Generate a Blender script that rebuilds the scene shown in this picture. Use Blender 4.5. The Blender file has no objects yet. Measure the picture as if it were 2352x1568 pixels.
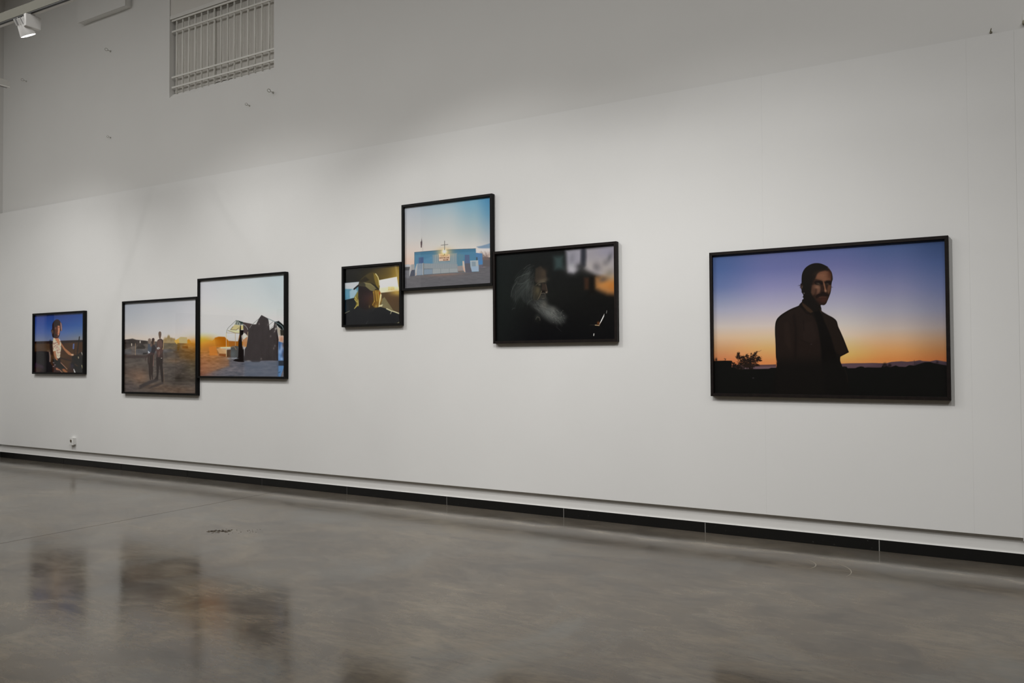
import bpy, math, random
import numpy as np
from mathutils import Vector, Matrix

random.seed(7)
SC = bpy.context.scene
COL = SC.collection

# ------------------------------------------------------------------ camera
cam_d = bpy.data.cameras.new('camera')
cam_d.sensor_width = 36.0
cam_d.lens = 1870.19 / 2352 * 36.0
cam_d.clip_start = 0.05
cam = bpy.data.objects.new('camera', cam_d)
COL.objects.link(cam)
right = Vector((0.857539, 0.514386, -0.005787))
up = Vector((0.015956, -0.015352, 0.999755))
fwd = Vector((-0.514171, 0.857422, 0.021372))
m = Matrix.Identity(4)
for i in range(3):
    m[i][0] = right[i]; m[i][1] = up[i]; m[i][2] = -fwd[i]
m[0][3], m[1][3], m[2][3] = 0.0, -6.0, 1.3149
cam.matrix_world = m
SC.camera = cam

# ------------------------------------------------------------------ light and exposure
SC.view_settings.view_transform = 'Standard'
SC.view_settings.look = 'None'
SC.view_settings.exposure = 0.0
SC.view_settings.gamma = 1.0
SC.view_settings.use_curve_mapping = False
SC.cycles.max_bounces = 6
SC.cycles.diffuse_bounces = 4
SC.cycles.transparent_max_bounces = 12
SC.cycles.caustics_reflective = False
SC.cycles.caustics_refractive = False
world = bpy.data.worlds.new('world')
SC.world = world
world.use_nodes = True
world.node_tree.nodes['Background'].inputs[0].default_value = (0.0, 0.0, 0.0, 1)

LAMP_COLOR = (1.0, 0.985, 0.965)
# track spots: lens position, aim point, beam angle (deg), blend, watts
SPOTS = [
    # the visible one over the two desert prints
    dict(p=(-6.65, -2.43, 3.93), a=(-6.45, 0.0, -0.7), ang=125, blend=0.78, w=136,
         label='white track spotlight with glowing lens under the ceiling track near the barred window'),
    dict(p=(-9.45, -2.43, 3.93), a=(-10.4, 0.0, -0.6), ang=118, blend=0.78, w=122,
         label='white track spotlight aimed at the small print of the woman on a motorbike'),
    dict(p=(-4.20, -2.43, 3.93), a=(-3.70, 0.0, 0.6), ang=102, blend=0.62, w=95,
         label='white track spotlight aimed at the cluster of three prints'),
    dict(p=(-1.85, -3.50, 4.00), a=(-1.75, 0.0, -0.25), ang=95, blend=0.83, w=236,
         label='white track spotlight aimed at the large dusk portrait'),
]
# unseen pendant lamps added under the ceiling as general fill light: x, y, watts
FILL_PENDANTS = [(x, y, w * k) for y, w in ((-4.2, 29.5), (-6.2, 37), (-8.2, 47))
            for x, k in ((-10.2, 1.25), (-6.9, 1.0), (-3.6, 0.95), (-0.3, 1.0), (3.0, 1.3))]

# ------------------------------------------------------------------ helpers
def tag(o, label=None, cat=None, group=None, kind=None):
    if label: o['label'] = label
    if cat: o['category'] = cat
    if group: o['group'] = group
    if kind: o['kind'] = kind
    return o

def empty(name, loc=(0, 0, 0)):
    o = bpy.data.objects.new(name, None)
    o.location = loc
    o.empty_display_size = 0.1
    COL.objects.link(o)
    return o

def link(name, me, mat, parent=None, local=False):
    o = bpy.data.objects.new(name, me)
    if mat is not None and not me.materials:
        me.materials.append(mat)
    COL.objects.link(o)
    if parent is not None:
        o.parent = parent
        if not local:
            root = Vector((0, 0, 0)); p = parent
            while p is not None:
                root += Vector(p.location); p = p.parent
            o.matrix_parent_inverse = Matrix.Translation(-root)
    return o

def mesh(name, verts, faces, smooth=False):
    me = bpy.data.meshes.new(name)
    me.from_pydata([tuple(v) for v in verts], [], faces)
    me.validate(); me.update()
    if smooth:
        for p in me.polygons: p.use_smooth = True
    return me

BOXF = [(0, 3, 2, 1), (4, 5, 6, 7), (0, 1, 5, 4), (1, 2, 6, 5), (2, 3, 7, 6), (3, 0, 4, 7)]
def boxv(x0, x1, y0, y1, z0, z1):
    return [(x0, y0, z0), (x1, y0, z0), (x1, y1, z0), (x0, y1, z0),
            (x0, y0, z1), (x1, y0, z1), (x1, y1, z1), (x0, y1, z1)]
def box(name, x0, x1, y0, y1, z0, z1, mat, parent=None, bevel=0.0, local=False):
    o = link(name, mesh(name, boxv(x0, x1, y0, y1, z0, z1), BOXF), mat, parent, local)
    if bevel:
        b = o.modifiers.new('bevel', 'BEVEL'); b.width = bevel; b.segments = 2
    return o

def lathe(name, prof, mat, parent=None, seg=40, axis='Z', local=True, smooth=True, closed=True):
    """profile of (radius, height) turned round an axis"""
    vs, fs = [], []
    n = len(prof)
    for r, h in prof:
        for k in range(seg):
            a = 2 * math.pi * k / seg
            vs.append((r * math.cos(a), r * math.sin(a), h))
    for i in range(n - 1):
        for k in range(seg):
            k2 = (k + 1) % seg
            fs.append((i * seg + k, i * seg + k2, (i + 1) * seg + k2, (i + 1) * seg + k))
    if closed:
        fs.append(tuple(reversed(range(seg))))
        fs.append(tuple(range((n - 1) * seg, n * seg)))
    if axis == 'Y':      # height runs towards -y
        vs = [(x, -z, y) for x, y, z in vs]
    me = mesh(name, vs, fs, smooth)
    o = link(name, me, mat, parent, local)
    if smooth:
        e = o.modifiers.new('edges', 'EDGE_SPLIT'); e.split_angle = math.radians(35)
    return o

def tube(name, pts, r, mat, parent=None, seg=8, local=True):
    vs, fs = [], []
    pts = [Vector(p) for p in pts]
    n = len(pts)
    ref = Vector((0.13, 0.31, 0.94)).normalized()
    for i, p in enumerate(pts):
        t = (pts[min(i + 1, n - 1)] - pts[max(i - 1, 0)]).normalized()
        a = t.cross(ref)
        if a.length < 0.1: a = t.cross(Vector((1, 0, 0)))
        a.normalize(); b = t.cross(a)
        for k in range(seg):
            w = 2 * math.pi * k / seg
            vs.append(p + a * (r * math.cos(w)) + b * (r * math.sin(w)))
    for i in range(n - 1):
        for k in range(seg):
            k2 = (k + 1) % seg
            fs.append((i * seg + k, i * seg + k2, (i + 1) * seg + k2, (i + 1) * seg + k))
    fs.append(tuple(reversed(range(seg)))); fs.append(tuple(range((n - 1) * seg, n * seg)))
    return link(name, mesh(name, vs, fs, True), mat, parent, local)

# ------------------------------------------------------------------ materials
def new_mat(name):
    mt = bpy.data.materials.new(name)
    mt.use_nodes = True
    nt = mt.node_tree
    return mt, nt, nt.nodes['Principled BSDF'], nt.nodes, nt.links

def plain(name, col, rough=0.5, metal=0.0, spec=0.5, noise=0.0, nscale=20.0):
    mt, nt, b, N, L = new_mat(name)
    b.inputs['Roughness'].default_value = rough
    b.inputs['Metallic'].default_value = metal
    b.inputs['Specular IOR Level'].default_value = spec
    if noise:
        tc = N.new('ShaderNodeTexCoord'); nz = N.new('ShaderNodeTexNoise')
        nz.inputs['Scale'].default_value = nscale; nz.inputs['Detail'].default_value = 5
        L.new(tc.outputs['Object'], nz.inputs['Vector'])
        r = N.new('ShaderNodeValToRGB')
        r.color_ramp.elements[0].position = 0.3; r.color_ramp.elements[1].position = 0.7
        r.color_ramp.elements[0].color = tuple(c * (1 - noise) for c in col) + (1,)
        r.color_ramp.elements[1].color = tuple(min(1, c * (1 + noise)) for c in col) + (1,)
        L.new(nz.outputs['Fac'], r.inputs['Fac'])
        L.new(r.outputs['Color'], b.inputs['Base Color'])
    else:
        b.inputs['Base Color'].default_value = (*col, 1)
    return mt

def plaster(name, col, var=0.012, bump=0.04):
    mt, nt, b, N, L = new_mat(name)
    b.inputs['Roughness'].default_value = 0.85
    b.inputs['Specular IOR Level'].default_value = 0.25
    tc = N.new('ShaderNodeTexCoord')
    nz = N.new('ShaderNodeTexNoise'); nz.inputs['Scale'].default_value = 1.3; nz.inputs['Detail'].default_value = 6
    L.new(tc.outputs['Object'], nz.inputs['Vector'])
    r = N.new('ShaderNodeValToRGB')
    r.color_ramp.elements[0].position = 0.3; r.color_ramp.elements[1].position = 0.7
    r.color_ramp.elements[0].color = tuple(c * (1 - var) for c in col) + (1,)
    r.color_ramp.elements[1].color = tuple(c * (1 + var) for c in col) + (1,)
    L.new(nz.outputs['Fac'], r.inputs['Fac']); L.new(r.outputs['Color'], b.inputs['Base Color'])
    n2 = N.new('ShaderNodeTexNoise'); n2.inputs['Scale'].default_value = 160; n2.inputs['Detail'].default_value = 3
    L.new(tc.outputs['Object'], n2.inputs['Vector'])
    bp = N.new('ShaderNodeBump'); bp.inputs['Strength'].default_value = bump; bp.inputs['Distance'].default_value = 0.002
    L.new(n2.outputs['Fac'], bp.inputs['Height']); L.new(bp.outputs['Normal'], b.inputs['Normal'])
    return mt

M_WALL = plaster('wall_paint', (0.768, 0.764, 0.745))
M_PANEL = plaster('panel_paint', (0.808, 0.808, 0.794))
M_CEIL = plaster('ceiling_paint', (0.62, 0.61, 0.58))
M_DARKWALL = plaster('charcoal_wall_paint', (0.055, 0.054, 0.052))
M_WHITE = plain('white_enamel', (0.74, 0.73, 0.70), 0.4)
M_BAR = plain('painted_bar', (0.80, 0.79, 0.74), 0.45)
M_SHUTTER = plain('painted_shutter', (0.68, 0.66, 0.62), 0.6, noise=0.03, nscale=3)
M_LAMPW = plain('lamp_white', (0.82, 0.81, 0.79), 0.35)
M_FIN = plain('lamp_fin_grey', (0.30, 0.30, 0.30), 0.4)
M_TRACK_SHADED = plain('track_shaded_white', (0.165, 0.158, 0.118), 0.55)  # off-white channel, its shade darkened into the colour
M_TRACKG = plain('track_grey_white', (0.50, 0.49, 0.46), 0.5)
M_SLOT = plain('track_slot_black', (0.015, 0.015, 0.013), 0.5)
def tile_mat():
    mt, nt, b, N, L = new_mat('black_tile')
    tc = N.new('ShaderNodeTexCoord'); nz = N.new('ShaderNodeTexNoise')
    nz.inputs['Scale'].default_value = 42; nz.inputs['Detail'].default_value = 3
    L.new(tc.outputs['Object'], nz.inputs['Vector'])
    r = N.new('ShaderNodeValToRGB'); e = r.color_ramp.elements
    e[0].position = 0.70; e[1].position = 0.78
    e[0].color = (0.0085, 0.0083, 0.0078, 1); e[1].color = (0.10, 0.10, 0.09, 1)
    L.new(nz.outputs['Fac'], r.inputs['Fac']); L.new(r.outputs['Color'], b.inputs['Base Color'])
    b.inputs['Roughness'].default_value = 0.36; b.inputs['Specular IOR Level'].default_value = 0.35
    return mt
M_BLACKTILE = tile_mat()
M_GROUT = plain('pale_grout', (0.55, 0.54, 0.51), 0.8)
M_CAULK = plain('white_caulk', (0.82, 0.82, 0.80), 0.5)
M_FRAME_BLACK = plain('frame_black', (0.0052, 0.0049, 0.0046), 0.55, spec=0.16)
M_FRAME_BROWN = plain('frame_wenge', (0.0098, 0.0066, 0.0056), 0.55, spec=0.16, noise=0.3, nscale=30)
M_BACK = plain('backing_board', (0.25, 0.20, 0.15), 0.9)
M_WIRE = plain('painted_wire', (0.52, 0.51, 0.47), 0.5)
M_RUST = plain('rusty_wire', (0.34, 0.32, 0.24), 0.7)
M_SOCKET = plain('socket_plastic', (0.82, 0.82, 0.80), 0.35)
M_SOCKETHOLE = plain('socket_recess', (0.10, 0.075, 0.045), 0.5)
M_DARKDOOR = plain('door_charcoal', (0.03, 0.03, 0.032), 0.6)
M_DUST_BOUNCE_CUT = plain('dusty_bounce_cut_ledge', (0.10, 0.09, 0.075), 0.95)
M_DIRT = plain('dry_mud', (0.055, 0.042, 0.026), 0.9)
M_GRIT = plain('dark_grit', (0.03, 0.026, 0.02), 0.9)

def glass_mat():
    mt = bpy.data.materials.new('picture_glass'); mt.use_nodes = True
    nt = mt.node_tree; N = nt.nodes; L = nt.links
    N.remove(N['Principled BSDF'])
    out = N['Material Output']
    geo = N.new('ShaderNodeNewGeometry')
    dot = N.new('ShaderNodeVectorMath'); dot.operation = 'DOT_PRODUCT'
    L.new(geo.outputs['Normal'], dot.inputs[0]); L.new(geo.outputs['Incoming'], dot.inputs[1])
    ab = N.new('ShaderNodeMath'); ab.operation = 'ABSOLUTE'; L.new(dot.outputs['Value'], ab.inputs[0])
    inv = N.new('ShaderNodeMath'); inv.operation = 'SUBTRACT'; inv.inputs[0].default_value = 1.0; L.new(ab.outputs[0], inv.inputs[1])
    pw = N.new('ShaderNodeMath'); pw.operation = 'POWER'; pw.inputs[1].default_value = 5.0; L.new(inv.outputs[0], pw.inputs[0])
    ml = N.new('ShaderNodeMath'); ml.operation = 'MULTIPLY_ADD'; ml.inputs[1].default_value = 0.72; ml.inputs[2].default_value = 0.022
    L.new(pw.outputs[0], ml.inputs[0])
    tr = N.new('ShaderNodeBsdfTransparent')
    gl = N.new('ShaderNodeBsdfGlossy'); gl.inputs['Roughness'].default_value = 0.0
    mx = N.new('ShaderNodeMixShader')
    L.new(ml.outputs[0], mx.inputs[0]); L.new(tr.outputs[0], mx.inputs[1]); L.new(gl.outputs[0], mx.inputs[2])
    L.new(mx.outputs[0], out.inputs['Surface'])
    return mt
M_GLASS = glass_mat()

def emis(name, col, s):
    mt = bpy.data.materials.new(name); mt.use_nodes = True
    N = mt.node_tree.nodes; N.remove(N['Principled BSDF'])
    e = N.new('ShaderNodeEmission'); e.inputs[0].default_value = (*col, 1); e.inputs[1].default_value = s
    mt.node_tree.links.new(e.outputs[0], N['Material Output'].inputs['Surface'])
    return mt
M_LENS = emis('lit_lens', (1.0, 0.99, 0.95), 14.0)
M_DIFF = emis('fill_lamp_diffuser', (1.0, 0.985, 0.955), 4.0)

def concrete():
    mt, nt, b, N, L = new_mat('polished_concrete')
    tc = N.new('ShaderNodeTexCoord')
    def noise(scale, detail, rough=0.55, vec=None, dist=0.0):
        n = N.new('ShaderNodeTexNoise'); n.inputs['Scale'].default_value = scale
        n.inputs['Detail'].default_value = detail; n.inputs['Roughness'].default_value = rough
        n.inputs['Distortion'].default_value = dist
        L.new(vec if vec is not None else tc.outputs['Object'], n.inputs['Vector'])
        return n.outputs['Fac']
    def mapped(rot, sc):
        mp = N.new('ShaderNodeMapping'); mp.inputs['Rotation'].default_value = (0, 0, rot)
        mp.inputs['Scale'].default_value = sc
        L.new(tc.outputs['Object'], mp.inputs['Vector']); return mp.outputs['Vector']
    def ramp(fac, p0, c0, p1, c1):
        r = N.new('ShaderNodeValToRGB'); e = r.color_ramp.elements
        e[0].position = p0; e[1].position = p1
        e[0].color = (*c0, 1); e[1].color = (*c1, 1)
        L.new(fac, r.inputs['Fac']); return r.outputs['Color']
    def mix(kind, fac, a, c):
        x = N.new('ShaderNodeMixRGB'); x.blend_type = kind
        for inp, v in ((x.inputs['Fac'], fac), (x.inputs['Color1'], a), (x.inputs['Color2'], c)):
            if isinstance(v, (int, float)): inp.default_value = v
            elif isinstance(v, tuple): inp.default_value = (*v, 1)
            else: L.new(v, inp)
        return x.outputs['Color']
    def mth(op, a, c=None, d=None):
        x = N.new('ShaderNodeMath'); x.operation = op
        for k, v in enumerate((a, c, d)):
            if v is None: continue
            if isinstance(v, (int, float)): x.inputs[k].default_value = v
            else: L.new(v, x.inputs[k])
        return x.outputs[0]
    big = noise(0.62, 5, 0.62, None, 0.7)
    base = ramp(big, 0.38, (0.072, 0.057, 0.041), 0.62, (0.122, 0.102, 0.076))
    mid = noise(2.3, 6, 0.64, mapped(0.5, (1.0, 1.7, 1.0)), 0.8)
    c = mix('OVERLAY', 0.62, base, ramp(mid, 0.38, (0.30, 0.30, 0.31), 0.62, (0.70, 0.68, 0.63)))
    fine = noise(15, 5, 0.7, mapped(0.6, (0.6, 2.0, 1.0)), 0.4)
    c = mix('OVERLAY', 0.42, c, ramp(fine, 0.40, (0.36, 0.36, 0.36), 0.62, (0.63, 0.62, 0.60)))
    pale = noise(1.25, 6, 0.7, mapped(0.2, (1.0, 1.5, 1.0)), 1.2)
    c = mix('MIX', ramp(pale, 0.54, (0, 0, 0), 0.72, (0.36, 0.36, 0.36)), c, (0.190, 0.166, 0.128))
    cool = noise(0.9, 4, 0.6, mapped(1.4, (1.3, 0.8, 1)), 0.7)
    c = mix('MIX', ramp(cool, 0.52, (0, 0, 0), 0.70, (0.55, 0.55, 0.55)), c, (0.110, 0.110, 0.100))
    # hand-trowelled margin along the wall: a darker strip, then a wavy pale line
    sep = N.new('ShaderNodeSeparateXYZ'); L.new(tc.outputs['Object'], sep.inputs[0])
    wob = noise(1.1, 5, 0.6, None, 0.3)
    yy = mth('ADD', sep.outputs['Y'], mth('MULTIPLY', mth('SUBTRACT', wob, 0.5), 0.34))
    line = mth('SUBTRACT', 1.0, mth('MINIMUM', 1.0, mth('DIVIDE', mth('ABSOLUTE', mth('ADD', yy, 0.36)), 0.075)))
    brk = ramp(noise(2.6, 6, 0.7), 0.38, (0.15, 0.15, 0.15), 0.66, (1, 1, 1))
    c = mix('MIX', mth('MULTIPLY', mth('MULTIPLY', line, 0.75), brk), c, (0.34, 0.30, 0.24))
    strip = mth('GREATER_THAN', yy, -0.34)
    c = mix('MIX', mth('MULTIPLY', strip, 0.4), c, mix('MIX', mid, (0.10, 0.085, 0.066), (0.165, 0.160, 0.15)))
    # small dark scuffs and pin holes
    sc = noise(5.5, 3, 0.5, mapped(0.55, (0.7, 4.5, 1.0)), 1.4)
    c = mix('MIX', ramp(sc, 0.66, (0, 0, 0), 0.74, (0.55, 0.55, 0.55)), c, (0.040, 0.033, 0.025))
    vor = N.new('ShaderNodeTexVoronoi'); vor.inputs['Scale'].default_value = 3.1
    L.new(tc.outputs['Object'], vor.inputs['Vector'])
    dots = mth('LESS_THAN', vor.outputs['Distance'], 0.022)
    c = mix('MIX', mth('MULTIPLY', dots, 0.7), c, (0.03, 0.026, 0.02))
    L.new(c, b.inputs['Base Color'])
    rg = ramp(mid, 0.3, (0.10, 0.10, 0.10), 0.72, (0.18, 0.18, 0.18))
    L.new(rg, b.inputs['Roughness'])
    b.inputs['Specular IOR Level'].default_value = 0.40
    bp = N.new('ShaderNodeBump'); bp.inputs['Strength'].default_value = 0.05; bp.inputs['Distance'].default_value = 0.004
    L.new(fine, bp.inputs['Height']); L.new(bp.outputs['Normal'], b.inputs['Normal'])
    return mt
M_FLOOR = concrete()

# ------------------------------------------------------------------ the room
XL, XR, YB, YF, ZC = -11.86, 5.5, 0.034, -9.6, 7.0

# floor: two poured slabs with a sawn joint between them
JX = -6.235
floor = tag(empty('floor'), 'grey polished concrete floor with a sawn joint', kind='structure')
box('slab', XL - 0.2, JX - 0.0035, YF - 0.2, YB + 0.2, -0.15, 0.0, M_FLOOR, floor, local=True)
box('slab', JX + 0.0035, XR + 0.2, YF - 0.2, YB + 0.2, -0.15, 0.0, M_FLOOR, floor, local=True)
box('joint_filler', JX - 0.0035, JX + 0.0035, YF - 0.2, YB + 0.2, -0.15, -0.004, M_GRIT, floor, local=True)

# back wall: closed slab with a recessed window niche (one connected mesh)
NX0, NX1, NZ0, NZ1 = -8.252, -6.53, 4.37, 6.25
def wall_with_niche():
    xs = [XL - 0.2, NX0, NX1, XR + 0.2]; zs = [-0.1, NZ0, NZ1, ZC + 0.1]
    V, F = [], []
    for z in zs:
        for x in xs: V.append((x, YB, z))
    for r in range(3):
        for q in range(3):
            if r == 1 and q == 1: continue
            a = r * 4 + q
            F.append((a, a + 1, a + 5, a + 4))
    # niche: sloping sill, then an upright back
    d0, d1 = YB + 0.045, YB + 0.09
    a, b_, c_, d_ = 5, 6, 10, 9         # niche mouth: bl br tr tl
    s0 = len(V)
    V += [(NX0, d0, NZ0 + 0.055), (NX1, d0, NZ0 + 0.055), (NX0, d1, NZ0 + 0.06), (NX1, d1, NZ0 + 0.06),
          (NX0, d1, NZ1), (NX1, d1, NZ1)]
    F += [(a, b_, s0 + 1, s0), (s0, s0 + 1, s0 + 3, s0 + 2), (s0 + 2, s0 + 3, s0 + 5, s0 + 4),
          (d_, c_, s0 + 5, s0 + 4)[::-1], (a, s0, s0 + 2, s0 + 4, d_), (b_, c_, s0 + 5, s0 + 3, s0 + 1)]
    # back of the slab
    k0 = len(V)
    yb = YB + 0.32
    V += [(xs[0], yb, zs[0]), (xs[3], yb, zs[0]), (xs[3], yb, zs[3]), (xs[0], yb, zs[3])]
    F += [(k0 + 1, k0, k0 + 3, k0 + 2), (0, k0, k0 + 1, 3, 2, 1), (12, 13, 14, 15, k0 + 2, k0 + 3),
          (0, 4, 8, 12, k0 + 3, k0), (3, k0 + 1, k0 + 2, 15, 11, 7)]
    return mesh('wall_back', V, F)
wall_back = link('wall_back', wall_with_niche(), M_WALL)
tag(wall_back, 'tall white gallery wall with a proud lower panelling', kind='structure')

# lining panels hung on the wall from 18 cm above the floor to 3.37 m, butted together
PZ0, PZ1 = 0.183, 3.370
for x0, x1, z0 in ((XL, -1.46525, PZ0), (-1.46495, -0.16022, PZ0), (-0.15998, 0.104, PZ0), (0.1045, XR, PZ0 - 0.02)):
    p = box('panel', x0, x1, 0.0, YB, z0, PZ1, M_PANEL, wall_back)
    p.data.materials.append(M_DUST_BOUNCE_CUT); p.data.polygons[1].material_index = 1     # grimy top edge, darkened to cut light bounced onto the wall above

# end wall on the left with a dark door, opposite wall, near wall, ceiling
wl = tag(box('wall_left', XL - 0.3, XL, YF - 0.2, YB, -0.1, ZC + 0.1, M_WALL), 'white end wall with a dark door', kind='structure')
tag(box('wall_front', XL - 0.3, XR + 0.3, YF - 0.3, YF, -0.1, ZC + 0.1, M_DARKWALL), 'charcoal wall opposite the pictures', kind='structure')
tag(box('wall_right', XR, XR + 0.3, YF - 0.2, YB, -0.1, ZC + 0.1, M_DARKWALL), 'charcoal near end wall', kind='structure')
tag(box('ceiling', XL - 0.3, XR + 0.3, YF - 0.3, YB + 0.3, ZC, ZC + 0.2, M_CEIL), 'plain off-white ceiling', kind='structure')

door = tag(empty('door_1', (XL, -1.25, 0)), 'charcoal door in the end wall', kind='structure')
box('door_leaf', XL, XL + 0.03, -1.72, -0.78, 0.01, 2.35, M_DARKDOOR, door)
for y0, y1, z0, z1 in ((-1.80, -1.72, 0, 2.43), (-0.78, -0.70, 0, 2.43), (-1.72, -0.78, 2.35, 2.43)):
    box('door_frame', XL, XL + 0.045, y0, y1, z0, z1, M_DARKDOOR, door)
lathe('door_handle', [(0.012, 0), (0.012, 0.05), (0.03, 0.055), (0.03, 0.075), (0.01, 0.08)], M_LAMPW, door, 20, local=True)
door.children[-1].rotation_euler = (0, math.radians(90), 0)
door.children[-1].location = (0.03, -0.38, 1.02)

# black tile plinth with pale grout joints
bb = tag(empty('baseboard_back', (0, YB, 0)), 'low plinth of black glazed tiles with pale joints', kind='structure')
TZ = 0.0769
joints = [-11.858, -11.53, -10.33, -9.127, -7.90, -6.70, -5.51, -4.312, -3.125, -1.9275, -0.7248, 0.476, 1.676, 2.876, 4.076, 5.276]
box('grout_bed', XL, XR, YB - 0.004, YB, 0.0, TZ - 0.001, M_GROUT, bb)
for a, b_ in zip(joints[:-1], joints[1:]):
    t_ = box('tile', a + 0.0028, b_ - 0.0028, YB - 0.009, YB - 0.0035, 0.0015, TZ, M_BLACKTILE, bb)
    bv = t_.modifiers.new('bevel', 'BEVEL'); bv.width = 0.0008; bv.segments = 1
box('caulk_bead', XL, XR, YB - 0.0085, YB, TZ, TZ + 0.0025, M_CAULK, bb)
bl = tag(empty('baseboard_left', (XL, 0, 0)), 'black tile plinth along the end wall', kind='structure')
box('grout_bed', XL, XL + 0.004, -0.70, YB - 0.01, 0.0, TZ - 0.001, M_GROUT, bl)
box('tile', XL + 0.0035, XL + 0.009, -0.695, YB - 0.012, 0.0015, TZ, M_BLACKTILE, bl)
yy_ = -1.80
while yy_ > YF + 1.2:
    box('tile', XL + 0.0, XL + 0.009, yy_ - 1.195, yy_, 0.0015, TZ, M_BLACKTILE, bl)
    yy_ -= 1.2

# ------------------------------------------------------------------ barred window niche
win = tag(empty('window_1', (-7.4, YB, NZ0)), 'small high window behind white iron bars', kind='structure')
yb = YB + 0.088
box('shutter', NX0 + 0.02, -7.53, yb - 0.022, yb, NZ0 + 0.064, NZ1, M_SHUTTER, win)
box('shutter', -7.528, -7.259, yb - 0.012, yb, NZ0 + 0.064, NZ1, M_SHUTTER, win)
box('shutter', -7.250, NX1 - 0.005, yb - 0.022, yb, NZ0 + 0.064, NZ1, M_SHUTTER, win)
box('shutter_gap', -7.259, -7.250, yb - 0.006, yb, NZ0 + 0.064, NZ1, M_SLOT, win)
box('shutter_rail', NX0 + 0.02, NX1 - 0.005, yb - 0.026, yb - 0.022, 4.445, 4.50, M_SHUTTER, win)
for k in range(15):
    x = -8.157 + k * 0.1090
    tube('bar', [(x, YB + 0.030, NZ0 + 0.047), (x, YB + 0.030, 4.9), (x, YB + 0.030, 5.28)], 0.0105, M_BAR, win, 10, local=False)
for z in (5.276, 5.148, 4.612, 4.493):
    box('cross_bar', NX0 + 0.022, NX1, YB + 0.012, YB + 0.024, z - 0.010, z + 0.010, M_BAR, win, bevel=0.002)
box('head_rail', NX0, NX1, YB + 0.004, YB + 0.05, 5.292, 5.338, M_WHITE, win, bevel=0.003)
box('blind_board', NX0, NX1, YB + 0.012, YB + 0.03, 5.338, NZ1, M_SHUTTER, win)
tube('latch', [(-6.90, yb - 0.034, 4.53), (-6.90, yb - 0.030, 4.48), (-6.90, yb - 0.030, 4.44)], 0.007, M_WIRE, win, 8, local=False)

# ------------------------------------------------------------------ prints: a small numpy paint box
def lin(c):
    c = np.clip(np.asarray(c, float) / 255.0, 0, 1)
    return np.where(c <= 0.04045, c / 12.92, ((c + 0.055) / 1.055) ** 2.4)

def homography(src, dst):
    A, B = [], []
    for (x, y), (X, Y) in zip(src, dst):
        A.append([x, y, 1, 0, 0, 0, -X * x, -X * y]); B.append(X)
        A.append([0, 0, 0, x, y, 1, -Y * x, -Y * y]); B.append(Y)
    h = np.linalg.solve(np.array(A), np.array(B))
    return np.append(h, 1).reshape(3, 3)

def K(ox, oy, s, pts):
    """points noted on an enlarged sketch (origin, scale) -> sketch units"""
    return [(ox + x / s, oy + y / s) for x, y in pts]

def smooth_pts(pts, n=4, closed=True):
    P = np.array(pts, float); out = []
    m_ = len(P)
    for i in range(m_ if closed else m_ - 1):
        if closed: p0, p1, p2, p3 = P[(i - 1) % m_], P[i], P[(i + 1) % m_], P[(i + 2) % m_]
        else: p0, p1, p2, p3 = P[max(i - 1, 0)], P[i], P[i + 1], P[min(i + 2, m_ - 1)]
        for k in range(n):
            t = k / n
            out.append(0.5 * (2 * p1 + (p2 - p0) * t + (2 * p0 - 5 * p1 + 4 * p2 - p3) * t * t + (3 * p1 - p0 - 3 * p2 + p3) * t ** 3))
    if not closed: out.append(P[-1])
    return [tuple(v) for v in out]

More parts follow.
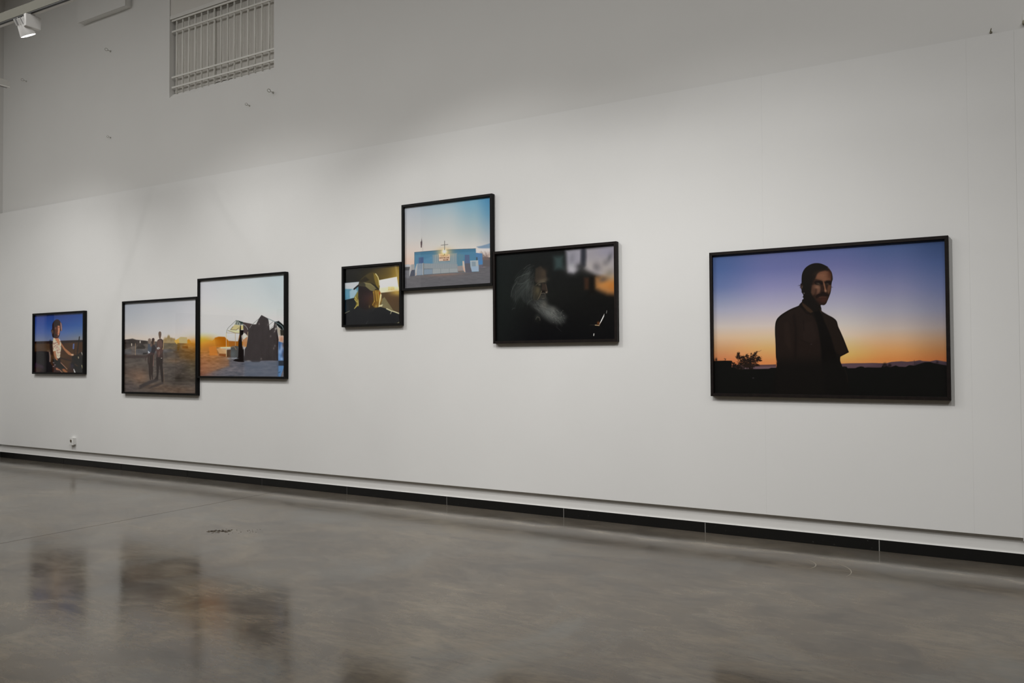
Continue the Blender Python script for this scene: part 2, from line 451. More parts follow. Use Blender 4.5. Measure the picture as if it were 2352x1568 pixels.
class Sheet:
    """a print: nx by ny grid, u right, v down; X,Y are the sketch units in which shapes are noted"""
    def __init__(s, corners, nx, ny):
        s.nx, s.ny = nx, ny
        u, v = np.meshgrid(np.linspace(0, 1, nx), np.linspace(0, 1, ny))
        H = homography([(0, 0), (1, 0), (1, 1), (0, 1)], corners)
        w = H[2, 0] * u + H[2, 1] * v + 1
        s.X = (H[0, 0] * u + H[0, 1] * v + H[0, 2]) / w
        s.Y = (H[1, 0] * u + H[1, 1] * v + H[1, 2]) / w
        s.U, s.V = u, v
        s.C = np.zeros((ny, nx, 3))
        s.rng = np.random.RandomState(11)
        s.clip = None
    def run_out(s, xmax):
        """carry the last painted column on under the frame rail"""
        j = int(np.argmin(np.abs(s.X.mean(0) - xmax)))
        s.C[:, j:] = s.C[:, j:j + 1]
    def fade(s, k):
        g = s.C @ np.array([0.3, 0.59, 0.11])
        s.C = s.C * (1 - k) + g[..., None] * k
    def grad(s, cols):
        us = [c[0] for c in cols]; imgs = []
        for _, st in cols:
            vs = [a for a, _ in st]
            imgs.append(np.stack([np.interp(s.V, vs, [c[k] for _, c in st]) for k in range(3)], -1))
        out = imgs[0].copy()
        for i in range(len(us) - 1):
            t = np.clip((s.U - us[i]) / (us[i + 1] - us[i]), 0, 1); t = t * t * (3 - 2 * t)
            out = out * (1 - t[..., None]) + imgs[i + 1] * t[..., None]
        s.C = out
    def noise(s, scale, oct=4, seed=0, ax=1.0, ay=1.0, dx=0.0):
        tot = np.zeros_like(s.X); amp = 1.0; nrm = 0
        for o in range(oct):
            r = np.random.RandomState(seed * 17 + o)
            g = r.rand(64, 64)
            x = (s.X * ax + dx * s.Y) * (2 ** o) / scale; y = s.Y * ay * (2 ** o) / scale
            xi = np.floor(x).astype(int); yi = np.floor(y).astype(int)
            fx = x - xi; fy = y - yi
            fx = fx * fx * (3 - 2 * fx); fy = fy * fy * (3 - 2 * fy)
            a = g[yi % 64, xi % 64]; b_ = g[yi % 64, (xi + 1) % 64]
            c_ = g[(yi + 1) % 64, xi % 64]; d_ = g[(yi + 1) % 64, (xi + 1) % 64]
            tot += amp * ((a * (1 - fx) + b_ * fx) * (1 - fy) + (c_ * (1 - fx) + d_ * fx) * fy)
            nrm += amp; amp *= 0.55
        return tot / nrm
    def _win(s, x0, x1, y0, y1):
        mk = (s.X >= x0) & (s.X <= x1) & (s.Y >= y0) & (s.Y <= y1)
        if not mk.any(): return None
        r = np.where(mk.any(1))[0]; c = np.where(mk.any(0))[0]
        return slice(r[0], r[-1] + 1), slice(c[0], c[-1] + 1)
    def put(s, w, cov, col):
        if callable(col): col = col(s, w)
        col = np.asarray(col, float)
        if s.clip is not None: cov = cov * s.clip[w]
        s.C[w] = s.C[w] * (1 - cov[..., None]) + col * cov[..., None]
    def polymask(s, pts, f, w):
        X, Y = s.X[w], s.Y[w]
        ins = np.zeros(X.shape, bool); dist = np.full(X.shape, 1e9)
        n = len(pts)
        for i in range(n):
            x1, y1 = pts[i]; x2, y2 = pts[(i + 1) % n]
            if y1 != y2:
                c = ((y1 > Y) != (y2 > Y)) & (X < (x2 - x1) * (Y - y1) / (y2 - y1) + x1)
                ins ^= c
            dx, dy = x2 - x1, y2 - y1
            L2 = dx * dx + dy * dy + 1e-12
            t = np.clip(((X - x1) * dx + (Y - y1) * dy) / L2, 0, 1)
            dist = np.minimum(dist, (X - x1 - t * dx) ** 2 + (Y - y1 - t * dy) ** 2)
        d = np.sqrt(dist); d = np.where(ins, d, -d)
        t = np.clip(0.5 + d / f, 0, 1)
        return t * t * (3 - 2 * t) if f > 2 else t
    def poly(s, pts, col, f=1.0, a=1.0, sm=0, tex=None):
        if sm: pts = smooth_pts(pts, sm)
        xs = [p[0] for p in pts]; ys = [p[1] for p in pts]
        w = s._win(min(xs) - f, max(xs) + f, min(ys) - f, max(ys) + f)
        if w is None: return
        cov = s.polymask(pts, f, w) * a
        if tex is not None: cov = cov * tex[w]
        s.put(w, cov, col)
    def stroke(s, pts, wd, col, f=0.8, a=1.0, sm=0, taper=False):
        if sm: pts = smooth_pts(pts, sm, closed=False)
        xs = [p[0] for p in pts]; ys = [p[1] for p in pts]
        g = wd + f + 1
        w = s._win(min(xs) - g, max(xs) + g, min(ys) - g, max(ys) + g)
        if w is None: return
        X, Y = s.X[w], s.Y[w]
        best = np.full(X.shape, -1e9); n = len(pts) - 1
        for i in range(n):
            x1, y1 = pts[i]; x2, y2 = pts[i + 1]
            dx, dy = x2 - x1, y2 - y1
            t = np.clip(((X - x1) * dx + (Y - y1) * dy) / (dx * dx + dy * dy + 1e-12), 0, 1)
            d = np.hypot(X - x1 - t * dx, Y - y1 - t * dy)
            half = wd / 2 * ((1 - 0.85 * (i + t) / n) if taper else 1.0)
            best = np.maximum(best, half - d)
        s.put(w, np.clip(0.5 + best / f, 0, 1) * a, col)
    def gauss(s, cx, cy, sx, sy, col, a=1.0, rot=0.0, hard=1.0):
        R_ = 3 * max(sx, sy)
        w = s._win(cx - R_, cx + R_, cy - R_, cy + R_)
        if w is None: return
        dx, dy = s.X[w] - cx, s.Y[w] - cy
        c, q = math.cos(rot), math.sin(rot)
        e = ((dx * c + dy * q) / sx) ** 2 + ((-dx * q + dy * c) / sy) ** 2
        s.put(w, np.exp(-0.5 * e ** hard) * a, col)
    def speckle(s, mask, amp, scale, seed, ax=1.0, ay=1.0, oct=4, dx=0.0, tint=(1, 1, 1)):
        n = (s.noise(scale, oct, seed, ax, ay, dx) - 0.5) * 2 * amp
        s.C += (n * mask)[..., None] * np.asarray(tint, float)

# ---- woman on a motorbike, blue sky
def paint_motorbike(S):
    k = lambda *p: K(60, 700, 8.96, p)
    q = lambda *p: K(110, 725, 11.61, p)
    S.grad([(0, [(0, (52, 62, 130)), (.12, (50, 72, 145)), (.3, (70, 90, 152)), (.44, (100, 110, 140)), (1, (100, 105, 120))]),
            (.5, [(0, (40, 58, 122)), (.2, (42, 74, 140)), (.32, (66, 92, 148)), (.42, (88, 102, 138)), (1, (105, 105, 120))]),
            (1, [(0, (40, 64, 128)), (.2, (48, 80, 142)), (.32, (70, 96, 140)), (.44, (105, 110, 118)), (1, (105, 105, 120))])])
    S.poly(k((150, 755), (520, 745), (720, 738), (1170, 724), (1180, 1420), (140, 1420)), (66, 47, 33), 0.8)
    m = S.polymask(k((150, 755), (1170, 724), (1180, 1420), (140, 1420)), 1.0, (slice(None), slice(None)))
    S.poly(k((150, 752), (520, 744), (1170, 722), (1170, 760), (700, 800), (150, 800)), (38, 28, 23), 2.5, 0.85)
    S.poly(k((150, 800), (520, 800), (520, 950), (150, 950)), (74, 56, 44), 5, 0.8)
    S.speckle(m, 9, 9, 3, 0.5, 2.0, tint=(1.1, .95, .8))
    # parked car and white post behind her
    S.poly(k((160, 965), (300, 950), (450, 960), (480, 990), (500, 1200), (540, 1250), (545, 1400), (150, 1400)), (36, 29, 38), 2.5, 0.95)
    S.poly(k((190, 1190), (350, 1250), (370, 1310), (180, 1280)), (56, 44, 58), 3, 0.8)
    S.gauss(*k((240, 1340))[0], 6, 5, (70, 55, 44), 0.7)
    S.poly(k((430, 930), (500, 930), (520, 990), (515, 1150), (505, 1170), (495, 1000), (470, 965), (430, 960)), (92, 76, 62), 1.0, 0.8)
    S.stroke(k((482, 975), (490, 1060), (490, 1165)), 2.2, (140, 118, 108), 1.2, 0.9)
    S.stroke(k((500, 745), (520, 1000)), 5, (24, 20, 22), 4, 0.6)
    # bike body, handlebar, mirror
    S.stroke(k((690, 1080), (800, 1120), (1010, 1170)), 1.8, (34, 24, 18), 1.0)
    S.poly(q((640, 1070), (700, 1040), (780, 1060), (850, 980), (930, 960), (935, 1520), (700, 1525), (660, 1420), (690, 1330), (600, 1290), (650, 1200)), (20, 18, 17), 1.5)
    S.poly(q((540, 1420), (620, 1320), (690, 1390), (690, 1510), (540, 1510)), (54, 38, 30), 3, 0.8)
    S.gauss(*q((650, 1330))[0], 4, 6, (40, 42, 58), 0.8)
    S.stroke(q((842, 560), (830, 650), (800, 860), (775, 1060)), 2.2, (30, 25, 23), 1.0)
    S.stroke(q((842, 565), (832, 680)), 1.8, (26, 26, 25), 0.8)
    S.stroke(q((688, 760), (680, 870)), 3.4, (74, 92, 140), 1.2)
    S.stroke(q((695, 890), (712, 1040)), 0.9, (25, 20, 18), 0.8)
    S.stroke(q((900, 980), (925, 1045)), 2.0, (150, 146, 132), 1.0)
    S.stroke(q((812, 1095), (818, 1130)), 2.2, (140, 130, 105), 1.0)
    S.stroke(q((905, 1320), (925, 1400)), 1.8, (150, 145, 105), 1.0)
    S.poly(q((680, 1415), (700, 1420), (740, 1515), (705, 1522)), (180, 180, 178), 0.8)
    S.stroke(q((850, 1040), (870, 1080)), 1.5, (80, 66, 45), 1.0, .8)
    S.stroke(q((720, 1290), (790, 1340)), 2.5, (80, 62, 44), 1.5, .7)
    S.stroke(q((640, 1210), (730, 1215)), 1.2, (60, 45, 40), 1.0, .8)
    # far arm
    S.poly(q((345, 700), (400, 790), (460, 870), (560, 950), (625, 1010), (685, 1040), (690, 1060), (630, 1065), (560, 1045), (480, 970), (400, 880), (345, 780)), (150, 96, 62), 0.9)
    S.stroke(q((350, 790), (420, 910), (540, 1045), (620, 1068)), 1.6, (70, 44, 28), 1.6, .8)
    S.gauss(*q((655, 1040))[0], 2.2, 1.4, (215, 170, 140), .9)
    # trousers and seat
    S.poly(q((120, 1150), (260, 1180), (330, 1110), (340, 1230), (420, 1330), (500, 1400), (450, 1410), (350, 1420), (240, 1380), (140, 1280)), (34, 22, 22), 1.4)
    S.poly(q((130, 1270), (240, 1370), (380, 1510), (150, 1515)), (50, 26, 24), 2, .9)
    for a, b_, cc in (((345, 1250), (510, 1420), (170, 125, 100)), ((300, 1430), (380, 1510), (175, 130, 105))):
        S.stroke(q(a, b_), 1.5, cc, 1.2, .85)
    S.poly(q((380, 1420), (430, 1410), (520, 1490), (525, 1520), (470, 1520), (400, 1470)), (140, 86, 52), 1.2)
    S.poly(q((210, 1390), (250, 1385), (310, 1440), (290, 1455), (215, 1440)), (150, 96, 70), 1.4)
    for c in ((150, 1250), (190, 1310), (150, 1350)):
        S.gauss(*q(c)[0], 1.2, 0.8, (170, 165, 170), .8)
    # near arm
    S.poly(q((140, 930), (205, 930), (225, 1060), (265, 1195), (230, 1180), (180, 1120), (150, 1020)), (158, 104, 70), 0.9)
    S.stroke(q((145, 960), (165, 1060), (200, 1140)), 1.5, (92, 58, 36), 1.4, .7)
    # flowered blouse
    S.poly(q((150, 590), (185, 580), (245, 700), (300, 790), (315, 740), (290, 600), (320, 630), (350, 720), (350, 880), (335, 980), (325, 1110), (275, 1140), (240, 1120), (215, 1000), (205, 930), (140, 950), (130, 800), (135, 650)), (196, 172, 150), 0.9)
    r = np.random.RandomState(5)
    for _ in range(70):
        x = r.uniform(140, 345); y = r.uniform(640, 1090)
        if x < 215 and y > 930: continue
        if 205 < x < 310 and y < 600 + (x - 190) * 1.9: continue
        S.gauss(*q((x, y))[0], r.uniform(.45, .9), r.uniform(.4, .8), (110, 76, 66), .75)
    S.gauss(*q((275, 900))[0], 3, 6, (190, 150, 128), .5)
    S.poly(q((185, 560), (270, 580), (300, 640), (312, 740), (300, 795), (245, 700), (190, 600)), (172, 108, 74), 1.0)
    S.stroke(q((170, 575), (220, 610)), 3, (180, 100, 60), 1.5, .8)
    # head and hair
    S.poly(q((120, 560), (105, 460), (85, 390), (115, 350), (115, 240), (150, 160), (200, 110), (250, 95), (300, 115), (340, 170), (370, 220), (380, 340), (370, 400), (330, 400), (320, 470), (290, 570), (240, 600), (170, 590)), (42, 28, 28), 1.0, 1, 2)
    S.poly(q((330, 170), (365, 210), (378, 330), (372, 400), (350, 400), (340, 300)), (150, 112, 112), 1.2, .9)
    S.poly(q((85, 395), (130, 370), (150, 430), (120, 500), (100, 450)), (88, 72, 62), 1.8, .9)
    S.poly(q((185, 330), (260, 260), (262, 440), (250, 520), (200, 490)), (78, 44, 32), 2.2, .9)
    S.poly(q((255, 262), (310, 265), (318, 330), (312, 450), (290, 520), (262, 530), (262, 400)), (190, 124, 92), 1.3)
    S.stroke(q((262, 270), (266, 420)), 1.4, (90, 50, 34), 1.2, .8)
    S.gauss(*q((292, 310))[0], 1.4, 1.0, (120, 70, 54), .9)
    S.gauss(*q((272, 465))[0], 1.8, 0.8, (150, 70, 60), .8)
    S.gauss(*q((205, 330))[0], 1.5, 2.0, (120, 88, 80), .7)
    S.gauss(*q((250, 555))[0], 2.2, 1.2, (130, 76, 62), .6)
    S.stroke(q((150, 200), (140, 330), (150, 480)), 1.4, (78, 58, 52), 2, .5, 3)
    S.stroke(q((230, 120), (300, 150), (335, 220)), 1.2, (84, 60, 58), 1.8, .5, 3)
    S.run_out(189.6)
    S.fade(.14)

# ---- family on a dusty plain
def paint_family(S):
    k = lambda *p: K(270, 670, 6.27, p)
    f_ = lambda *p: K(320, 745, 9.8, p)
    S.grad([(0, [(0, (150, 156, 166)), (.18, (162, 166, 172)), (.32, (178, 176, 176)), (.40, (190, 180, 170)), (1, (90, 88, 90))]),
            (.55, [(0, (162, 166, 174)), (.2, (176, 178, 182)), (.35, (188, 186, 186)), (.42, (196, 186, 176)), (1, (90, 88, 88))]),
            (1, [(0, (178, 180, 186)), (.25, (190, 190, 194)), (.42, (206, 196, 188)), (.5, (214, 196, 160)), (1, (90, 88, 80))])])
    G = k((80, 690), (180, 685), (420, 706), (560, 715), (680, 730), (830, 735), (1130, 740), (1130, 1480), (80, 1470))
    S.poly(G, (80, 74, 70), 1.0)
    m = S.polymask(G, 1.0, (slice(None), slice(None)))
    # bands of scrub, road, dirt
    S.poly(k((85, 690), (170, 680), (215, 672), (270, 690), (420, 706), (430, 745), (300, 770), (180, 800), (85, 830)), (52, 46, 44), 2, .9)
    S.poly(k((300, 750), (360, 745), (400, 800), (390, 825), (270, 815)), (46, 42, 40), 2.5, .9)
    S.poly(k((85, 830), (420, 825), (560, 760), (880, 800), (880, 860), (620, 880), (400, 900), (85, 905)), (86, 86, 90), 4, .75)
    S.poly(k((85, 895), (250, 910), (430, 920), (420, 945), (200, 960), (85, 945)), (62, 52, 50), 3, .8)
    S.poly(k((660, 745), (860, 750), (1000, 780), (960, 830), (660, 825)), (96, 88, 72), 4, .9)
    S.poly(k((800, 850), (880, 845), (940, 860), (900, 880), (810, 875)), (58, 52, 44), 3, .8)
    # low sun glow at the right edge
    for cx, cy, sx, sy, c, a in ((1060, 770, 14, 9, (205, 140, 45), .85), (1130, 800, 16, 13, (190, 122, 40), .85),
                                 (1120, 900, 16, 13, (150, 100, 52), .7), (980, 850, 20, 10, (120, 92, 60), .6),
                                 (1100, 1050, 14, 22, (80, 72, 52), .5)):
        S.gauss(*k((cx, cy))[0], sx, sy, c, a)
    S.poly(k((880, 880), (1125, 870), (1125, 980), (900, 970)), (112, 86, 54), 6, .45)
    # trees and shed
    for x, y, rx, ry, c in ((690, 690, 5, 6, (150, 128, 88)), (735, 660, 3.6, 6, (126, 108, 74)), (775, 690, 4, 5, (134, 114, 76)), (815, 690, 3, 4, (150, 130, 84))):
        S.gauss(*k((x, y))[0], rx * .7, ry * .8, c, .95, 0, 1.6)
    S.poly(k((655, 690), (700, 670), (740, 625), (760, 660), (800, 668), (840, 700), (850, 745), (660, 740)), (138, 118, 80), 2.0, .8)
    S.poly(k((880, 665), (910, 648), (1000, 655), (1010, 740), (890, 740)), (176, 160, 116), 1.2)
    S.poly(k((815, 705), (880, 670), (895, 740), (850, 752)), (196, 158, 78), 1.2)
    S.poly(k((1005, 690), (1030, 680), (1055, 715), (1050, 742), (1005, 742)), (186, 130, 44), 1.6)
    S.poly(k((930, 785), (1010, 775), (1015, 810), (935, 815)), (110, 68, 28), 2, .8)
    S.poly(k((860, 735), (905, 740), (900, 790), (880, 850), (860, 850)), (104, 76, 36), 2, .7)
    # bright posts on the left
    S.stroke(k((203, 745), (203, 775)), 1.6, (190, 180, 165), .8)
    S.stroke(k((325, 708), (325, 732)), 2.0, (190, 184, 176), .8)
    S.poly(k((195, 785), (255, 775), (258, 905), (195, 905)), (92, 84, 80), 1.5, .8)
    S.stroke(k((258, 740), (258, 910)), 1.2, (150, 128, 100), 1.0, .8)
    S.poly(k((365, 880), (430, 875), (430, 898), (365, 902)), (40, 37, 37), 1.2, .9)
    # dirt patches
    for x, y, rx, ry, c, a in ((320, 1230, 18, 16, (130, 100, 78), .7), (220, 1180, 20, 14, (104, 84, 72), .6), (560, 1370, 30, 10, (104, 84, 70), .6),
                               (800, 990, 18, 6, (120, 98, 76), .6), (880, 1420, 40, 10, (104, 80, 62), .6), (150, 1380, 24, 12, (74, 66, 66), .7), (1000, 1250, 40, 12, (62, 56, 50), .6)):
        S.gauss(*k((x, y))[0], rx / 1.3, ry / 1.3, c, a)
    S.speckle(m, 20, 7, 2, .7, 2.0, tint=(1.05, .98, .9))
    S.speckle(m, 10, 22, 9, .6, 1.8, tint=(1.05, .95, .85))
    # shadows on the ground
    S.poly(f_((0, 1370), (120, 1310), (240, 1260), (330, 1235), (440, 1230), (420, 1270), (260, 1330), (60, 1420), (0, 1450)), (56, 52, 52), 2.5, .85)
    S.poly(f_((260, 1390), (400, 1340), (540, 1290), (540, 1330), (380, 1400), (200, 1450)), (60, 54, 52), 3, .8)
    # figures: woman with a child, tall man
    S.poly(f_((190, 700), (330, 660), (325, 760), (310, 900), (312, 1040), (300, 1140), (308, 1235), (285, 1235), (275, 1150), (262, 1120), (265, 1245), (235, 1245), (215, 1100), (210, 930), (188, 850)), (50, 42, 40), .9)
    S.poly(f_((275, 470), (300, 455), (340, 470), (375, 510), (385, 580), (360, 600), (335, 670), (250, 680), (190, 700), (150, 760), (140, 815), (128, 810), (135, 740), (180, 680), (250, 640), (270, 560)), (66, 50, 50), .9)
    S.poly(f_((280, 470), (340, 470), (375, 515), (360, 560), (345, 640), (270, 640), (265, 520)), (46, 44, 48), 1.0)
    S.poly(f_((200, 440), (240, 430), (280, 470), (270, 600), (230, 650), (195, 600), (190, 520)), (66, 74, 86), 1.0)
    S.poly(f_((195, 590), (245, 630), (215, 650), (198, 630)), (178, 182, 190), .9)
    S.poly(f_((200, 330), (230, 312), (262, 330), (265, 390), (245, 440), (210, 430), (196, 390)), (112, 98, 88), 1.0, 1, 2)
    S.poly(f_((280, 330), (310, 303), (340, 320), (342, 380), (325, 440), (300, 460), (282, 420)), (56, 44, 42), 1.0, 1, 2)
    S.stroke(f_((338, 360), (330, 440)), 1.2, (170, 130, 96), .9, .8)
    S.stroke(f_((322, 690), (318, 800), (308, 930)), .9, (150, 110, 96), .8, .8)
    S.gauss(*f_((265, 470))[0], 1.8, 2.4, (120, 88, 72), .8)
    S.stroke(f_((222, 720), (218, 860)), 1.2, (96, 80, 74), 1.0, .7)
    S.poly(f_((430, 200), (440, 170), (460, 155), (488, 170), (496, 220), (490, 260), (480, 310), (455, 320), (440, 270)), (92, 74, 64), 1.0, 1, 2)
    S.poly(f_((395, 400), (410, 350), (450, 325), (490, 318), (530, 345), (545, 400), (540, 520), (530, 640), (535, 740), (525, 900), (520, 1010), (545, 1160), (548, 1290), (500, 1300), (485, 1140), (465, 960), (452, 910), (440, 1020), (420, 1240), (330, 1240), (385, 1180), (390, 1040), (385, 880), (375, 760), (395, 620), (385, 500)), (62, 50, 48), .9)
    S.poly(f_((380, 740), (530, 740), (520, 910), (545, 1160), (548, 1290), (500, 1300), (465, 960), (452, 910), (420, 1240), (340, 1240), (388, 1150), (385, 880)), (46, 40, 39), .9)
    S.poly(f_((400, 380), (440, 350), (500, 350), (530, 470), (480, 540), (410, 540)), (96, 74, 68), 1.5, .8)
    S.poly(f_((385, 560), (470, 530), (540, 520), (535, 600), (470, 690), (400, 680)), (84, 62, 58), 2, .8)
    S.poly(f_((395, 520), (440, 505), (470, 540), (430, 560), (400, 555)), (164, 162, 162), .9)
    S.stroke(f_((425, 530), (445, 545)), 1.0, (70, 68, 70), .8, .8)
    S.stroke(f_((545, 390), (542, 500), (530, 560)), 1.2, (196, 168, 120), .9, .8)
    S.stroke(f_((450, 610), (440, 720)), 1.6, (130, 100, 88), 1.2, .7)
    S.stroke(f_((490, 757), (508, 757)), 1.2, (190, 180, 172), .8)
    S.stroke(f_((548, 1000), (552, 1290)), .8, (140, 112, 90), .8, .6)
    S.run_out(449.4)

# ---- torn tents at sundown
def paint_tents(S):
    k = lambda *p: K(445, 615, 5.917, p)
    q = lambda *p: K(510, 710, 9.224, p)
    S.grad([(0, [(0, (182, 184, 190)), (.3, (196, 196, 198)), (.55, (206, 204, 204)), (.63, (212, 200, 186)), (1, (120, 110, 110))]),
            (.5, [(0, (178, 186, 190)), (.3, (192, 196, 197)), (.55, (204, 204, 202)), (1, (110, 110, 115))]),
            (1, [(0, (168, 182, 188)), (.3, (184, 192, 194)), (.5, (200, 202, 200)), (1, (110, 110, 115))])])
    whole = (slice(None), slice(None))
    # ground
    G = k((60, 1040), (300, 1050), (460, 1190), (700, 1200), (1240, 1260), (1240, 1500), (60, 1500))
    S.poly(G, (98, 98, 106), 2)
    S.poly(k((60, 1080), (260, 1060), (480, 1180), (480, 1330), (60, 1480)), (134, 100, 76), 9, .85)
    # sunlit bushes and glow
    S.poly(k((60, 990), (150, 975), (250, 990), (290, 955), (340, 935), (420, 940), (460, 975), (480, 1000), (730, 1000), (730, 1070), (300, 1080), (60, 1090)), (186, 122, 36), 2.5)
    S.poly(k((285, 950), (340, 935), (420, 938), (465, 985), (460, 1060), (300, 1070)), (158, 88, 18), 2.5)
    S.poly(k((470, 990), (600, 1000), (600, 1060), (470, 1070)), (150, 92, 40), 2, .9)
    S.poly(k((660, 960), (730, 935), (735, 1060), (665, 1060)), (170, 120, 78), 2, .9)
    for cx, cy, sx, sy, c, a in ((95, 1010, 12, 7, (236, 196, 70), .95), (80, 1040, 18, 12, (226, 168, 44), .8), (150, 1000, 16, 6, (234, 190, 70), .8),
                                 (120, 1100, 22, 14, (196, 136, 54), .8), (230, 1100, 16, 16, (182, 112, 44), .7), (200, 1220, 26, 18, (150, 104, 66), .6),
                                 (60, 1350, 20, 22, (150, 96, 66), .6), (60, 1460, 20, 10, (132, 92, 80), .6)):
        S.gauss(*k((cx, cy))[0], sx, sy, c, a)
    m = S.polymask(k((60, 1110), (1240, 1260), (1240, 1500), (60, 1500)), 3, whole)
    S.speckle(m, 22, 6, 4, .6, 2.2, tint=(1.1, .95, .85))
    S.speckle(m, 12, 20, 6, .6, 2.0, tint=(1.15, .95, .8))
    # blankets, chair, table
    S.poly(k((205, 1075), (300, 1062), (310, 1110), (330, 1190), (215, 1190)), (196, 120, 50), 3, .7)
    S.poly(k((310, 1100), (360, 1085), (440, 1110), (440, 1170), (350, 1165)), (196, 156, 110), 2, .8)
    S.poly(k((360, 1078), (500, 1073), (500, 1090), (370, 1092)), (226, 206, 170), 1.0)
    S.poly(k((350, 1165), (440, 1170), (440, 1210), (340, 1190)), (120, 66, 34), 2.5, .8)
    S.poly(q((100, 860), (190, 850), (190, 1015), (100, 1010)), (72, 52, 38), 1.6, .9)
    S.poly(q((185, 790), (250, 775), (340, 780), (345, 1020), (185, 1015)), (76, 78, 78), 1.5)
    S.stroke(q((200, 800), (260, 790), (300, 850)), 2, (150, 120, 90), 1.5, .7)
    S.gauss(*q((230, 950))[0], 5, 6, (98, 104, 108), .6)
    # first tent: frame tube, awnings, hanging cloth
    TUBE = (122, 126, 122)
    S.poly(q((300, 235), (440, 270), (450, 330), (330, 330), (265, 325)), (92, 100, 96), 1.2, .95)
    for a in (0, 1, 2): S.stroke(q((300 + a * 40, 260), (275 + a * 45, 325)), 1.2, (196, 200, 190), 1.0, .8)
    S.poly(q((265, 325), (390, 340), (380, 380), (300, 440), (175, 435), (230, 370)), (186, 176, 130), 1.0)
    S.stroke(q((230, 370), (180, 432), (300, 440), (380, 378)), 1.3, (92, 80, 52), 1.2, .8)
    S.poly(q((395, 340), (460, 345), (445, 430), (330, 440)), (192, 180, 126), 1.0)
    S.poly(q((120, 440), (375, 450), (372, 505), (280, 500), (200, 475)), (206, 198, 158), 1.0)
    S.stroke(q((125, 452), (280, 502), (372, 508)), 1.2, (106, 92, 66), 1.0, .8)
    S.stroke(q((95, 500), (105, 440), (130, 395), (300, 233), (390, 262)), 1.1, TUBE, .9)
    S.stroke(q((90, 500), (90, 1000)), 1.2, (206, 182, 140), .9)
    S.stroke(q((280, 510), (282, 770)), 1.1, (170, 148, 110), .9)
    S.stroke(q((95, 500), (370, 508)), .9, (150, 132, 104), .9, .8)
    S.poly(q((385, 330), (400, 350), (400, 440), (460, 440), (455, 520), (415, 560), (420, 640), (430, 780), (465, 860), (470, 1120), (350, 1115), (230, 1090), (340, 1010), (345, 800), (340, 680), (370, 600), (372, 440)), (30, 27, 27), 1.0)
    S.poly(q((368, 540), (385, 560), (365, 640), (350, 760), (338, 760), (340, 680)), (110, 64, 22), 1.6, .9)
    S.poly(q((330, 235), (450, 275), (450, 310), (400, 300)), (40, 50, 48), 1.0)
    # big dark canvas
    CAN = (52, 47, 48)
    S.poly(q((448, 275), (700, 322), (660, 320), (720, 318), (780, 200), (835, 122), (965, 190), (980, 210), (1000, 330), (1010, 440), (1090, 380), (1110, 270), (1160, 290), (1175, 480), (1200, 640), (1190, 800), (1195, 1090), (1000, 1085), (830, 1090), (780, 1120), (640, 1120), (600, 1090), (470, 1090), (480, 850), (520, 780), (545, 620), (550, 570), (500, 555), (460, 490), (450, 400)), CAN, 1.0)
    S.poly(q((448, 275), (640, 315), (560, 400), (545, 480), (550, 570), (500, 555), (460, 490)), (66, 54, 54), 1.2, .9)
    mc = S.polymask(q((470, 300), (980, 210), (1190, 640), (1195, 1090), (470, 1090)), 2, whole)
    S.speckle(mc, 6, 9, 8, 2.2, .7)
    S.poly(q((985, 215), (1095, 270), (1090, 350), (1015, 440), (1000, 330)), (196, 198, 195), .9)
    S.stroke(q((1000, 330), (1080, 260)), .9, (110, 112, 112), .8)
    S.stroke(q((1020, 420), (1090, 350)), .9, (120, 120, 118), .8)
    S.poly(q((710, 315), (775, 205), (760, 240), (725, 320)), (196, 198, 195), .8, .5)
    S.stroke(q((585, 395), (620, 340), (775, 205)), 1.1, (120, 124, 122), .9)
    S.stroke(q((430, 310), (490, 345), (530, 395), (545, 430)), 1.1, (150, 156, 156), .9)
    S.stroke(q((548, 480), (545, 580)), 1.0, (190, 168, 130), .9)
    S.poly(q((455, 520), (480, 500), (540, 560), (520, 590), (460, 640), (440, 640), (438, 560)), (206, 194, 184), 1.2, .95)
    S.stroke(q((438, 540), (438, 640)), .9, (110, 88, 70), .9, .8)
    S.poly(q((430, 770), (470, 760), (480, 800), (440, 850)), (150, 140, 140), 2, .7)
    # right hand tent with clothes
    S.poly(q((1110, 265), (1180, 255), (1200, 245), (1320, 350), (1320, 440), (1250, 430), (1190, 370)), (30, 34, 35), 1.0)
    S.stroke(q((970, 195), (1100, 255), (1220, 320), (1280, 370), (1305, 440)), 1.3, (112, 128, 132), .9)
    S.poly(q((1170, 370), (1230, 400), (1240, 540), (1200, 560), (1175, 450)), (160, 152, 138), 1.4, .9)
    S.poly(q((1230, 430), (1320, 440), (1320, 560), (1240, 560)), (44, 44, 40), 1.4, .95)
    S.poly(q((1200, 570), (1290, 555), (1310, 620), (1290, 700), (1210, 680)), (190, 172, 158), 1.6)
    S.gauss(*q((1260, 640))[0], 3.5, 5, (172, 118, 92), .8)
    S.poly(q((1195, 680), (1320, 720), (1320, 1090), (1195, 1090)), (66, 96, 142), 1.4)
    for x, y, sx, sy, c in ((1225, 900, 2.5, 5, (140, 168, 206)), (1255, 830, 1.2, 8, (150, 170, 200)), (1290, 800, 1.5, 5, (170, 184, 206)), (1260, 1050, 3, 3, (150, 178, 210)), (1215, 1020, 2, 6, (110, 148, 196)), (1295, 960, 1.5, 5, (90, 84, 90)), (1300, 760, 2, 5, (90, 74, 70))):
        S.gauss(*q((x, y))[0], sx, sy, c, .85)
    S.poly(q((1195, 1090), (1320, 1090), (1320, 1195), (1195, 1195)), (52, 58, 68), 1.2)
    S.poly(q((1195, 1195), (1320, 1195), (1240, 1430), (1180, 1430)), (84, 122, 166), 1.0)
    S.stroke(q((1190, 1345), (1230, 1328)), 1.4, (50, 60, 74), 1.2, .8)
    S.gauss(*q((1140, 410))[0], 1.5, 2.4, (180, 178, 172), .8, .6)
